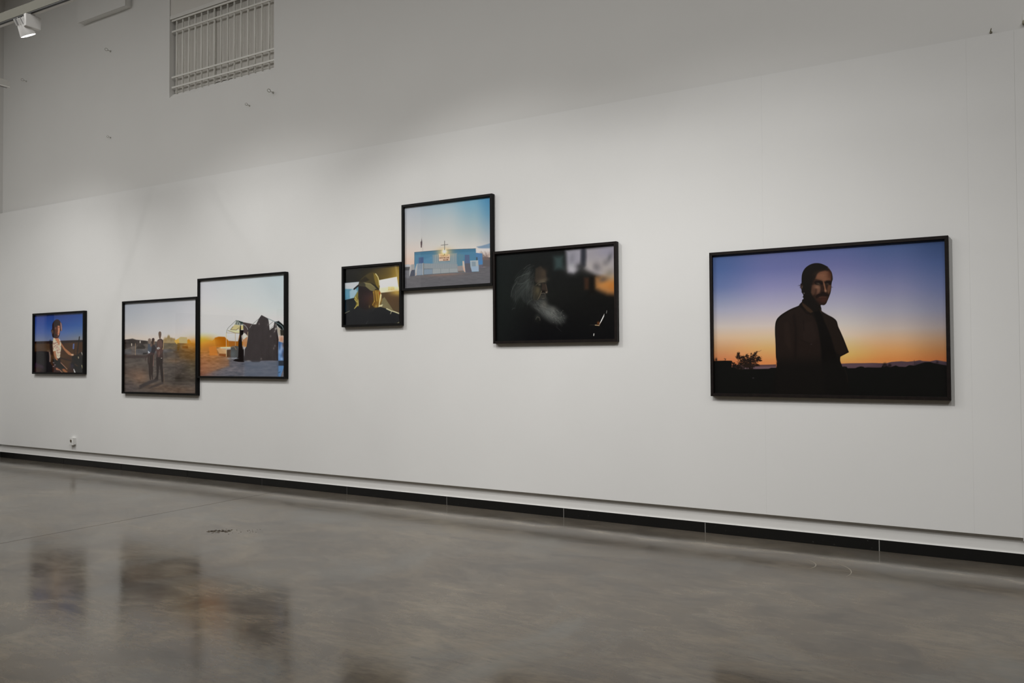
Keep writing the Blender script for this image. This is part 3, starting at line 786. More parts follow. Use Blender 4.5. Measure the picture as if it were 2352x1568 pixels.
    S.gauss(*q((1115, 470))[0], .8, 1.8, (150, 148, 144), .7, .5)
    S.poly(q((1120, 300), (1160, 310), (1160, 370), (1130, 360)), (120, 118, 112), 1.4, .7)
    for x, y in ((785, 310), (975, 325), (1095, 830), (1120, 775), (830, 1050), (1030, 570)):
        S.gauss(*q((x, y))[0], 1.2, 1.8, (124, 118, 116), .6)
    # scraps on the ground
    for x, y, c in ((140, 1045, (150, 150, 150)), (225, 1040, (150, 158, 166)), (300, 1040, (166, 176, 184)), (560, 1090, (130, 126, 122)), (180, 1055, (120, 116, 110))):
        S.gauss(*q((x, y))[0], 3, 1.0, c, .8)
    S.poly(q((480, 1110), (1190, 1095), (1190, 1430), (470, 1430)), (84, 96, 114), 8, .55)
    S.poly(q((1190, 1100), (1200, 1430), (1170, 1430), (1180, 1100)), (70, 92, 124), 3, .6)
    S.run_out(652.4)

# ---- man in a cap inside a car
def paint_cap(S):
    k = lambda *p: K(775, 590, 8.71, p)
    S.grad([(0, [(0, (34, 34, 33)), (.3, (30, 31, 31)), (1, (34, 34, 34))]),
            (.45, [(0, (34, 33, 30)), (.3, (38, 36, 28)), (1, (34, 33, 33))]),
            (1, [(0, (84, 74, 48)), (.25, (110, 92, 38)), (.5, (96, 80, 34)), (.65, (70, 58, 44)), (1, (40, 38, 38))])])
    for cx, cy, sx, sy, c, a in ((1100, 330, 22, 10, (150, 118, 40), .8), (1190, 400, 12, 14, (236, 196, 80), .9), (1000, 380, 22, 8, (110, 90, 40), .6),
                                 (1180, 720, 10, 8, (190, 156, 60), .8), (950, 300, 26, 12, (62, 54, 38), .6)):
        S.gauss(*k((cx, cy))[0], sx, sy, c, a)
    S.poly(k((1145, 170), (1185, 170), (1245, 560), (1240, 650), (1225, 600)), (150, 130, 80), 2, .7)
    # left window, sky
    S.poly(k((120, 525), (430, 498), (425, 800), (290, 830), (120, 870)), (86, 130, 148), 1.2)
    S.poly(k((120, 525), (430, 498), (428, 560), (320, 640), (120, 640)), (178, 182, 186), 2.5)
    S.poly(k((240, 690), (340, 600), (400, 690), (330, 820), (250, 830)), (166, 186, 196), 4, .7)
    S.gauss(*k((170, 760))[0], 5, 8, (86, 140, 168), .8)
    S.stroke(k((430, 560), (335, 640)), 3.6, (30, 30, 31), 1.2)
    S.poly(k((120, 870), (330, 820), (420, 820), (430, 1010), (120, 1130)), (32, 36, 38), 2)
    S.gauss(*k((160, 1010))[0], 3, 10, (40, 52, 62), .7)
    # right window, blown out
    S.poly(k((825, 465), (1190, 395), (1235, 680), (1120, 690), (830, 725)), (226, 222, 204), 1.5)
    S.poly(k((840, 620), (1120, 590), (1235, 600), (1232, 690), (840, 720)), (222, 212, 170), 4, .7)
    for x, h in ((1025, 60), (1045, 40), (1070, 55), (1090, 55), (1110, 40), (1130, 50)):
        S.stroke(k((x, 600), (x + 3, 600 + h)), 1.2, (196, 172, 72), 1.0, .85)
    S.stroke(k((1020, 655), (1135, 645)), 1.2, (200, 178, 84), 1.0, .8)
    S.poly(k((840, 720), (1235, 685), (1250, 1110), (1100, 1060), (900, 900)), (78, 64, 46), 3, .9)
    S.gauss(*k((1190, 720))[0], 10, 5, (206, 172, 80), .85)
    S.gauss(*k((1120, 850))[0], 14, 12, (82, 62, 46), .7)
    S.poly(k((940, 800), (1120, 1070), (1000, 1040), (870, 1000), (880, 850)), (112, 104, 76), 1.2)
    # hair
    S.poly(k((330, 820), (410, 680), (440, 800), (430, 960), (340, 1040), (380, 930)), (122, 108, 46), 2, .9)
    for a, b_ in (((345, 850), (395, 900)), ((410, 860), (415, 980)), ((340, 1030), (400, 960)), ((360, 800), (380, 850))):
        S.stroke(k(a, b_), 1.4, (206, 192, 110), 1.2, .8)
    S.poly(k((720, 660), (840, 660), (880, 740), (890, 860), (850, 1000), (760, 1030), (690, 960)), (126, 94, 38), 2.5, .95)
    # face and shirt
    S.poly(k((420, 560), (560, 560), (720, 680), (740, 860), (680, 1000), (560, 1060), (440, 1000), (415, 800)), (36, 31, 31), 2)
    S.gauss(*k((600, 830))[0], 9, 10, (56, 40, 40), .8)
    S.gauss(*k((690, 780))[0], 4, 6, (70, 50, 50), .7)
    S.gauss(*k((700, 900))[0], 6, 9, (74, 52, 30), .7)
    S.poly(k((120, 1150), (180, 1110), (340, 1040), (430, 1000), (560, 1080), (760, 1010), (860, 1005), (980, 1030), (1090, 1080), (1250, 1140), (1250, 1340), (120, 1370)), (33, 34, 36), 1.5)
    S.poly(k((420, 990), (560, 1060), (720, 1020), (700, 1100), (560, 1150), (440, 1080)), (38, 38, 40), 3, .8)
    for a, b_, w_ in (((720, 700), (740, 900), 1.6), ((770, 680), (790, 880), 2.0), ((810, 700), (840, 900), 2.2), ((740, 880), (700, 960), 1.5), ((860, 760), (850, 880), 3.0), ((715, 690), (720, 720), 1.2)):
        S.stroke(k(a, b_), w_, (176, 142, 60), 1.6, .75)
    S.poly(k((860, 720), (885, 760), (870, 850), (840, 960), (910, 950), (890, 990), (820, 1000), (840, 880)), (210, 202, 160), 1.8, .9)
    S.poly(k((840, 700), (862, 720), (850, 760), (838, 740)), (150, 62, 36), 1.2, .9)
    S.gauss(*k((775, 985))[0], 1.2, 2.4, (170, 150, 80), .7)
    S.gauss(*k((640, 990))[0], 1.0, 2.4, (130, 112, 70), .6)
    # cap
    S.poly(k((430, 520), (470, 440), (560, 370), (640, 320), (720, 305), (780, 340), (820, 420), (840, 520), (838, 650), (740, 590), (600, 520), (500, 500), (430, 545)), (66, 58, 36), 1.3, 1, 2)
    S.poly(k((720, 320), (790, 350), (830, 450), (838, 640), (780, 580), (740, 460)), (128, 108, 46), 3, .8)
    S.poly(k((440, 480), (560, 390), (640, 460), (560, 500), (470, 510)), (38, 35, 30), 3, .85)
    S.stroke(k((765, 335), (810, 400), (830, 470), (838, 560)), 1.8, (216, 206, 150), 1.2, .85)
    S.poly(k((430, 540), (520, 500), (650, 525), (760, 590), (800, 640), (760, 640), (720, 685), (660, 670), (560, 590), (430, 575)), (104, 98, 68), 1.5)
    S.poly(k((430, 530), (520, 500), (560, 540), (560, 585), (430, 580)), (50, 48, 42), 3, .9)
    S.poly(k((650, 500), (770, 570), (830, 640), (835, 670), (790, 640), (700, 550)), (34, 32, 28), 1.6, .9)
    S.stroke(k((560, 530), (660, 540), (740, 600)), 1.2, (140, 132, 92), 1.2, .7)
    # rim light on the shoulders
    S.stroke(k((985, 1035), (1080, 1078), (1130, 1090), (1250, 1135)), 2.6, (206, 200, 160), 1.4, .9)
    S.stroke(k((1085, 1080), (1062, 1135)), 1.6, (170, 166, 130), 1.2, .8)
    S.stroke(k((125, 1140), (180, 1110), (240, 1080)), 1.2, (150, 148, 120), 1.2, .8)
    S.poly(k((1160, 1335), (1230, 1300), (1252, 1270), (1252, 1330)), (150, 144, 110), 1.6, .8)
    S.stroke(k((610, 1270), (570, 1350)), .7, (90, 90, 92), .8, .7)
    S.stroke(k((740, 1020), (700, 1090)), .7, (84, 84, 84), .8, .6)
    S.C += (S.noise(5, 3, 4)[..., None] - .5) * 5
    S.run_out(917.2)

# ---- blue clubhouse under an evening sky
FONT = {  # 4x5 letter strokes
    'S': [(3, 0, 0, 0), (0, 0, 0, 2), (0, 2, 3, 2), (3, 2, 3, 4), (3, 4, 0, 4)], 'L': [(0, 0, 0, 4), (0, 4, 3, 4)],
    'A': [(0, 4, 0, 1), (0, 1, 1.5, 0), (1.5, 0, 3, 1), (3, 1, 3, 4), (0, 2.4, 3, 2.4)],
    'B': [(0, 0, 0, 4), (0, 0, 2.6, 0), (2.6, 0, 2.6, 2), (0, 2, 3, 2), (3, 2, 3, 4), (3, 4, 0, 4)],
    'C': [(3, 0, 0, 0), (0, 0, 0, 4), (0, 4, 3, 4)], 'I': [(1.5, 0, 1.5, 4)], 'T': [(0, 0, 3, 0), (1.5, 0, 1.5, 4)],
    'Y': [(0, 0, 1.5, 2), (3, 0, 1.5, 2), (1.5, 2, 1.5, 4)], 'H': [(0, 0, 0, 4), (3, 0, 3, 4), (0, 2, 3, 2)],
    'R': [(0, 0, 0, 4), (0, 0, 3, 0), (3, 0, 3, 2), (3, 2, 0, 2), (1, 2, 3, 4)], 'N': [(0, 4, 0, 0), (0, 0, 3, 4), (3, 4, 3, 0)],
    'U': [(0, 0, 0, 4), (0, 4, 3, 4), (3, 4, 3, 0)], 'W': [(0, 0, 0.6, 4), (0.6, 4, 1.5, 2), (1.5, 2, 2.4, 4), (2.4, 4, 3, 0)],
    'E': [(3, 0, 0, 0), (0, 0, 0, 4), (0, 4, 3, 4), (0, 2, 2.5, 2)], 'O': [(0, 0, 3, 0), (3, 0, 3, 4), (3, 4, 0, 4), (0, 4, 0, 0)],
    'M': [(0, 4, 0, 0), (0, 0, 1.5, 2.4), (1.5, 2.4, 3, 0), (3, 0, 3, 4)]}
def letter(S, txt, x0, x1, y0, y1, h, col, wd, a=1.0):
    n = len(txt); cw = (x1 - x0) / n
    for i, ch in enumerate(txt):
        if ch == ' ': continue
        for (ax, ay, bx, by) in FONT[ch]:
            def P(x, y):
                X = x0 + (i + x / 4.2) * cw
                t = (X - x0) / (x1 - x0)
                return (X, y0 + (y1 - y0) * t + y / 4 * h)
            S.stroke([P(ax, ay), P(bx, by)], wd, col, .45, a)

def paint_club(S):
    k = lambda *p: K(910, 435, 6.533, p)
    c_ = lambda *p: K(985, 540, 19.6, p)
    l_ = lambda *p: K(920, 560, 14.254, p)
    r_ = lambda *p: K(1030, 540, 12.06, p)
    S.grad([(0, [(0, (164, 172, 182)), (.15, (176, 180, 186)), (.4, (192, 190, 188)), (.55, (204, 190, 182)), (.70, (210, 182, 166)), (1, (100, 100, 106))]),
            (.5, [(0, (146, 172, 186)), (.2, (174, 184, 188)), (.4, (190, 192, 190)), (.6, (206, 202, 196)), (1, (100, 100, 104))]),
            (.8, [(0, (108, 158, 184)), (.2, (140, 168, 180)), (.4, (172, 180, 180)), (.55, (196, 194, 190)), (.62, (206, 198, 192)), (1, (96, 96, 100))]),
            (1, [(0, (70, 128, 168)), (.2, (96, 142, 170)), (.4, (140, 160, 172)), (.5, (160, 168, 174)), (.62, (196, 190, 188)), (.7, (206, 186, 176)), (1, (90, 90, 96))])])
    whole = (slice(None), slice(None))
    # cloud
    S.poly(k((1205, 858), (1280, 845), (1380, 815), (1420, 800), (1420, 885), (1300, 885), (1240, 880)), (108, 134, 160), 3, .85)
    S.poly(k((1200, 890), (1420, 880), (1420, 930), (1200, 920)), (204, 200, 200), 5, .6)
    # bare tree and dark scrub
    S.poly(k((1290, 1020), (1340, 1010), (1420, 1020), (1420, 1165), (1290, 1160)), (94, 90, 92), 2)
    rr = np.random.RandomState(3)
    for _ in range(60):
        x = rr.uniform(1245, 1420); y = rr.uniform(918, 990); bx = rr.choice([1300, 1335, 1365, 1400])
        S.stroke(k((bx, 1060), ((x + bx) / 2 + rr.uniform(-12, 12), (y + 1050) / 2), (x, y)), .7, (112, 96, 92), .9, .55, 2, True)
    # ground
    Gp = k((100, 1215), (200, 1215), (420, 1280), (1040, 1240), (1240, 1180), (1420, 1150), (1420, 1500), (100, 1500))
    S.poly(Gp, (98, 97, 101), 1.5)
    S.poly(k((118, 1200), (220, 1200), (200, 1330), (118, 1330)), (118, 120, 126), 5, .7)
    S.gauss(*k((720, 1265))[0], 30, 3.5, (136, 110, 98), .8, -.06)
    S.poly(k((420, 1400), (1420, 1290), (1420, 1420), (110, 1490)), (96, 96, 100), 10, .6)
    mg = S.polymask(Gp, 1.5, whole)
    S.speckle(mg, 7, 5, 2, .5, 2.2)
    # far trailers on the left
    S.poly(k((118, 1128), (190, 1122), (215, 1135), (212, 1160), (118, 1165)), (176, 178, 182), 1)
    S.poly(k((118, 1164), (205, 1160), (200, 1215), (118, 1215)), (78, 78, 80), 1.2)
    # building
    B = k((276, 942), (630, 913), (830, 900), (1192, 887), (1197, 950), (1240, 958), (1240, 1230), (276, 1290))
    S.poly(B, (78, 122, 150), 1)
    S.poly(k((276, 942), (630, 913), (830, 900), (1192, 887), (1197, 930), (830, 950), (276, 985)), (68, 110, 136), 3, .7)
    S.poly(k((545, 985), (640, 970), (640, 1080), (800, 1080), (810, 965), (910, 955), (915, 1180), (540, 1200)), (136, 146, 150), 4, .85)
    S.poly(k((400, 1060), (560, 990), (560, 1120), (420, 1110)), (92, 132, 160), 5, .6)
    for x in (545, 575, 605, 825, 850, 875, 905, 960):
        S.stroke(k((x, 985 - (x - 545) * .05), (x, 1090)), .7, (104, 124, 134), .8, .6)
    for x in (590, 620, 838, 862):
        S.stroke(k((x, 985 - (x - 545) * .05), (x, 1090)), .8, (160, 164, 164), .9, .5)
    S.poly(k((920, 970), (1020, 975), (1000, 1160), (920, 1170)), (96, 128, 142), 4, .7)
    S.stroke(k((276, 943), (630, 914), (830, 901), (1192, 888)), 1.0, (58, 76, 84), .8, .9)
    S.stroke(k((277, 943), (274, 1130)), .9, (60, 82, 96), .8, .8)
    S.poly(k((338, 1020), (410, 1015), (410, 1105), (338, 1108)), (74, 92, 128), .9)
    S.poly(k((1030, 980), (1100, 980), (1105, 1110), (1135, 1240), (1040, 1245), (1030, 1100)), (84, 98, 128), 1.0)
    S.poly(k((1030, 1110), (1108, 1105), (1140, 1240), (1040, 1245)), (92, 90, 96), 2.5, .9)
    S.poly(k((1197, 950), (1280, 958), (1293, 965), (1298, 1120), (1240, 1130), (1200, 1090)), (82, 120, 160), .9)
    S.poly(k((1245, 1080), (1298, 1060), (1298, 1130), (1245, 1135)), (72, 122, 172), 2.5, .8)
    S.poly(k((1200, 1015), (1220, 1015), (1222, 1060), (1200, 1060)), (70, 80, 82), 1.2, .9)
    S.poly(k((1240, 1130), (1300, 1125), (1310, 1165), (1240, 1190)), (96, 92, 104), 2, .9)
    # white fence, skirts, ramp
    S.poly(k((412, 1108), (920, 1120), (925, 1245), (545, 1268), (412, 1280)), (136, 144, 150), 1.0)
    S.poly(k((412, 1192), (545, 1188), (545, 1268), (412, 1280)), (122, 138, 154), 1.2, .9)
    S.poly(k((545, 1190), (920, 1180), (922, 1245), (545, 1268)), (148, 154, 156), 2, .8)
    for i in range(38):
        x = 425 + i * 13
        S.stroke(k((x, 1112), (x, 1185)), .7, (118, 126, 134) if i % 2 else (152, 156, 158), .8, .5)
    S.stroke(k((412, 1192), (545, 1190)), .9, (84, 92, 96), .8, .8)
    S.stroke(k((545, 1190), (920, 1178)), .7, (120, 124, 124), .8, .6)
    for x in (545, 668, 797):
        S.stroke(k((x, 1190), (x, 1266 - (x - 545) * .04)), .7, (100, 108, 112), .8, .8)
    S.stroke(k((412, 1281), (545, 1269), (925, 1245)), .9, (76, 72, 72), .9, .8)
    S.poly(k((920, 1150), (1000, 1140), (1000, 1235), (925, 1240)), (154, 138, 132), 2, .85)
    S.poly(k((925, 1222), (1000, 1215), (1040, 1240), (935, 1250)), (110, 102, 98), 1.4, .9)
    # left stair
    S.poly(k((225, 1125), (275, 1122), (275, 1205), (225, 1205)), (150, 150, 150), 1.0)
    S.poly(l_((360, 855), (470, 845), (470, 1045), (300, 1060), (305, 980), (330, 960), (330, 900), (358, 890)), (72, 76, 90), .9)
    S.poly(l_((288, 850), (335, 690), (350, 700), (335, 800), (345, 870), (325, 960), (300, 1060), (285, 1050)), (164, 166, 168), .9)
    S.poly(l_((478, 830), (530, 645), (548, 650), (545, 800), (530, 1020), (475, 1050)), (170, 170, 170), .9)
    S.poly(l_((545, 645), (750, 632), (745, 1005), (535, 1020)), (126, 140, 156), .9)
    S.poly(l_((545, 825), (735, 820), (735, 1008), (535, 1018)), (132, 144, 158), 1.0)
    for i in range(10):
        S.stroke(l_((560 + i * 18, 660), (560 + i * 18, 815)), .7, (96, 110, 124) if i % 2 else (150, 158, 166), .7, .6)
    S.stroke(l_((740, 635), (738, 1005)), 1.8, (172, 170, 166), .8)
    S.stroke(l_((757, 635), (755, 1000)), 1.3, (86, 92, 92), .8, .9)
    S.gauss(*l_((505, 990))[0], 1.0, 2, (176, 140, 124), .6)
    # right steps
    S.poly(r_((390, 715), (435, 712), (470, 1020), (445, 1018), (395, 880)), (190, 176, 166), .9)
    S.poly(r_((400, 860), (440, 870), (468, 1020), (400, 970)), (196, 158, 138), 1.5, .8)
    S.poly(r_((600, 705), (820, 695), (835, 860), (840, 1000), (650, 1005), (610, 870)), (150, 164, 174), .9)
    S.poly(r_((630, 865), (835, 858), (838, 998), (650, 1002)), (144, 164, 184), 1.0)
    for i in range(6):
        S.stroke(r_((655 + i * 18, 735), (660 + i * 18, 855)), .8, (94, 112, 126), .8, .75)
    S.stroke(r_((610, 715), (820, 705)), 1.2, (172, 178, 180), .8)
    S.poly(r_((760, 700), (820, 700), (830, 850), (760, 850)), (164, 168, 168), 1.0, .9)
    # lamp glow and sign board
    S.poly(c_((440, 830), (970, 850), (945, 1150), (455, 1175)), (202, 176, 158), .7)
    S.gauss(*c_((715, 740))[0], 14, 7, (190, 160, 110), .6)
    S.gauss(*c_((700, 780))[0], 8.5, 5.5, (226, 196, 128), .85)
    S.gauss(*c_((700, 730))[0], 4.2, 4.2, (238, 232, 220), 1.0, 0, 1.3)
    S.stroke(c_((440, 880), (435, 1180), (950, 1160)), .8, (104, 120, 124), .6, .9)
    S.stroke(c_((968, 850), (955, 1155)), .8, (120, 128, 128), .6, .8)
    S.stroke(c_((705, 850), (705, 900)), 1.6, (120, 104, 74), .8, .9)
    INK = (120, 84, 64)
    letter(S, 'SLAB CITY', *[c_((540, 0))[0][0], c_((865, 0))[0][0]], c_((0, 905))[0][1], c_((0, 880))[0][1], 2.6, (168, 132, 84), .5, .85)
    letter(S, 'CHRISTIAN CLUB', *[c_((470, 0))[0][0], c_((905, 0))[0][0]], c_((0, 1000))[0][1], c_((0, 978))[0][1], 2.7, INK, .6, .9)
    letter(S, 'WELCOME', *[c_((650, 0))[0][0], c_((890, 0))[0][0]], c_((0, 1088))[0][1], c_((0, 1075))[0][1], 2.6, INK, .65, .95)
    # cross and flag
    S.stroke(c_((708, 260), (708, 655)), 1.6, (120, 118, 114), .8)
    S.stroke(c_((555, 450), (860, 415)), 1.3, (112, 110, 106), .8)
    S.stroke(k((383, 710), (402, 925)), .7, (160, 158, 156), .7, .8)
    S.poly(k((381, 735), (391, 790), (384, 872), (370, 870), (365, 790), (376, 775)), (76, 68, 72), .9)
    S.stroke(k((369, 785), (374, 865)), .7, (150, 100, 96), .8, .7)
    S.run_out(1126.2)

# ---- bearded man in profile, almost black
def paint_beard(S):
    k = lambda *p: K(1120, 545, 6.032, p)
    q = lambda *p: K(1160, 590, 8.71, p)
    S.grad([(0, [(0, (27, 31, 31)), (.5, (27, 31, 30)), (1, (24, 26, 26))]),
            (.4, [(0, (26, 28, 28)), (.5, (26, 27, 26)), (.8, (18, 18, 19)), (1, (16, 16, 18))]),
            (1, [(0, (22, 22, 22)), (.5, (20, 20, 19)), (1, (17, 17, 18))])])
    # out of focus window
    S.poly(k((1085, 180), (1200, 160), (1310, 150), (1300, 380), (1240, 450), (1190, 490), (1120, 480), (1095, 340)), (142, 140, 150), 14)
    S.gauss(*k((1170, 430))[0], 9, 8, (176, 174, 178), .8)
    S.poly(k((1350, 150), (1560, 130), (1900, 90), (1900, 640), (1620, 560), (1480, 500), (1350, 420)), (146, 142, 148), 16)
    S.gauss(*k((1420, 400))[0], 12, 9, (172, 166, 164), .75)
    S.gauss(*k((1620, 420))[0], 18, 14, (166, 156, 150), .6)
    S.gauss(*k((1680, 190))[0], 22, 10, (132, 130, 146), .7)
    S.poly(k((1490, 560), (1640, 540), (1900, 520), (1900, 790), (1660, 780), (1570, 740), (1500, 700)), (150, 106, 66), 20)
    S.gauss(*k((1640, 640))[0], 16, 9, (188, 126, 62), .75)
    S.gauss(*k((1740, 680))[0], 10, 9, (172, 104, 44), .6)
    S.gauss(*k((1720, 540))[0], 12, 7, (170, 150, 124), .6)
    for x, y, sx, sy, c, a, ro in ((1690, 280, 4, 9, (92, 92, 96), .75, .4), (1510, 410, 7, 8, (96, 94, 98), .7, -.5), (1600, 585, 9, 5, (84, 74, 66), .75, -.3),
                                   (1170, 290, 5, 10, (112, 112, 120), .6, .2), (1690, 490, 8, 6, (112, 108, 96), .55, -.6), (1630, 350, 5, 6, (108, 106, 108), .55, .5)):
        S.gauss(*k((x, y))[0], sx, sy, c, a, ro)
    S.stroke(k((1325, 140), (1328, 270), (1322, 370)), 9, (44, 46, 54), 10, .95)
    S.gauss(*k((1285, 405))[0], 8, 6, (52, 52, 54), .8)
    S.poly(k((1340, 560), (1410, 560), (1405, 720), (1345, 720)), (58, 40, 30), 11, .9)
    S.poly(k((1410, 540), (1480, 540), (1480, 780), (1410, 780)), (20, 18, 16), 11, .9)
    S.poly(k((920, 270), (1045, 260), (1050, 435), (930, 440)), (54, 68, 68), 18, .95)
    # face planes
    S.poly(q((610, 230), (720, 180), (800, 290), (840, 420), (820, 520), (720, 500), (640, 520), (590, 480), (600, 340)), (52, 46, 40), 6, .9)
    S.gauss(*q((750, 470))[0], 8, 3.4, (92, 84, 70), .7, -.25)
    S.gauss(*q((770, 330))[0], 5, 8, (68, 58, 48), .7, .3)
    for i in range(9):
        y = 250 + i * 24
        S.stroke(q((620 + i * 2, y + 70), (690, y + 20), (790 + i * 4, y + 10)), .6, (72, 64, 54), 1.2, .28, 3)
    S.poly(q((560, 560), (680, 590), (720, 660), (690, 780), (640, 880), (560, 860), (530, 700)), (50, 48, 41), 9, .85)
    S.gauss(*q((655, 670))[0], 4.5, 8, (84, 76, 58), .7)
    S.poly(q((740, 520), (815, 545), (840, 640), (850, 690), (820, 725), (770, 700), (730, 640)), (54, 46, 40), 3, .9)
    S.stroke(q((815, 540), (835, 620), (848, 690)), 1.2, (92, 76, 62), 1.5, .7)
    S.gauss(*q((828, 705))[0], 1.7, 1.4, (150, 134, 116), .9)
    S.gauss(*q((770, 690))[0], 4, 2.2, (22, 19, 18), .9)
    S.stroke(q((730, 730), (770, 722), (805, 738)), 1.0, (128, 116, 104), 1.0, .8)
    S.stroke(q((730, 680), (700, 770), (655, 850)), 1.6, (118, 106, 84), 1.6, .75)
    S.poly(q((700, 780), (740, 745), (820, 745), (828, 830), (760, 830), (680, 850)), (54, 52, 48), 3, .85)
    S.stroke(q((740, 835), (785, 825)), 1.2, (112, 102, 92), 1.2, .8)
    S.stroke(q((735, 850), (800, 850)), 1.0, (28, 24, 22), 1.2, .8)
    S.gauss(*q((680, 560))[0], 4, 2.8, (28, 26, 23), .85)
    S.gauss(*q((690, 552))[0], 2.2, 1.8, (92, 86, 76), .8)
    S.stroke(q((620, 560), (680, 510), (790, 490)), 1.4, (104, 96, 80), 2, .6)
    r = np.random.RandomState(8)
    # hair mass
    S.poly(q((500, 150), (505, 300), (480, 450), (520, 600), (560, 860), (480, 960), (380, 900), (300, 780), (200, 900), (120, 800), (115, 700), (170, 560), (240, 420), (360, 340), (470, 280)), (38, 41, 40), 7, .8)
    for _ in range(130):           # temple and side whiskers
        x = r.uniform(460, 610); y = r.uniform(300, 760)
        S.stroke(q((x, y), (x - 12, y + 70), (x - 22 + r.uniform(-20, 30), y + r.uniform(110, 190))), .6, (78, 80, 76), .9, r.uniform(.06, .24), 2)
    # beard
    S.poly(q((680, 840), (820, 830), (825, 940), (900, 970), (1000, 1000), (1110, 1080), (1230, 1190), (1190, 1310), (1060, 1340), (920, 1310), (780, 1210), (680, 1110), (540, 1000), (470, 880), (600, 900)), (52, 54, 53), 15, .9)
    S.gauss(*q((880, 1130))[0], 12, 8, (84, 86, 85), .75, .6)
    S.gauss(*q((780, 950))[0], 6, 7, (88, 86, 80), .7)
    S.gauss(*q((960, 1040))[0], 6, 4, (96, 96, 92), .6, .5)
    for _ in range(240):           # beard strands
        t = r.rand(); x = 620 + 330 * t + r.uniform(-90, 90); y = 900 + 210 * t + r.uniform(-70, 110)
        an = math.radians(r.uniform(25, 62)); ln = r.uniform(60, 260) * (.5 + t)
        x2, y2 = x + ln * math.cos(an), y + ln * math.sin(an)
        S.stroke(q((x, y), ((x + x2) / 2 + 12, (y + y2) / 2 - 10), (x2, y2)), .55, (104, 106, 103), .8, r.uniform(.08, .34), 2)
    for _ in range(40):
        x, y = r.uniform(930, 1190), r.uniform(1060, 1330)
        S.gauss(*q((x, y))[0], .6, .6, (130, 130, 124), r.uniform(.2, .7))
    for _ in range(210):           # hair strands, swept back and down
        t = r.rand()
        sx, sy = 585 - 150 * r.rand() ** 1.5, 150 + 470 * r.rand()
        ex = 120 + 330 * r.rand(); ey = sy + 130 + 380 * r.rand()
        mx_, my_ = (sx * .45 + ex * .55) - 20, (sy * .62 + ey * .38)
        S.stroke(q((sx, sy), (mx_, my_), (ex, ey)), .6, (84, 90, 88), .8, r.uniform(.04, .16), 3)
    for pts, a in ((((505, 150), (440, 180), (375, 240)), .6), (((500, 290), (430, 335), (330, 375), (240, 420), (195, 480)), .65),
                   (((490, 440), (410, 495), (340, 530), (250, 540)), .7), (((250, 500), (190, 570), (140, 660), (118, 790)), .65),
                   (((240, 480), (170, 580), (150, 640)), .5), (((200, 1022), (165, 1025), (140, 1055)), .6), (((480, 330), (440, 350)), .6),
                   (((440, 960), (470, 900), (540, 850)), .45), (((215, 660), (205, 780), (215, 900)), .3)):
        S.stroke(q(*pts), .9, (100, 106, 103), 1.5, a * .7, 4)
    # collar button, knife glint, ember
    S.gauss(*q((650, 1210))[0], 4, 6, (46, 48, 46), .8)
    S.gauss(*q((655, 1260))[0], 3.4, 3.4, (22, 22, 20), .8)
    S.stroke(q((615, 1250), (640, 1200), (690, 1215), (700, 1270)), 1.0, (92, 88, 78), 1.2, .7, 3)
    S.stroke(q((1020, 1390), (1130, 1490)), .6, (80, 80, 82), .8, .5)
    S.poly(k((1540, 1222), (1556, 1180), (1600, 1090), (1618, 1055), (1612, 1095), (1580, 1160), (1552, 1205)), (226, 224, 216), .8)
    S.stroke(k((1490, 1214), (1545, 1220)), 1.4, (206, 180, 140), .9)
    S.gauss(*k((1535, 1188))[0], 2.2, 2.6, (120, 68, 34), .85)
    S.stroke(k((1645, 1050), (1652, 1015)), 1.2, (150, 150, 146), .9, .8)
    S.stroke(k((1420, 1212), (1480, 1212)), 1.0, (62, 58, 52), 1.0, .7)
    S.stroke(k((1473, 1335), (1470, 1360)), 1.8, (206, 206, 200), .9)
    S.C += (S.noise(4, 3, 6)[..., None] - .5) * 3

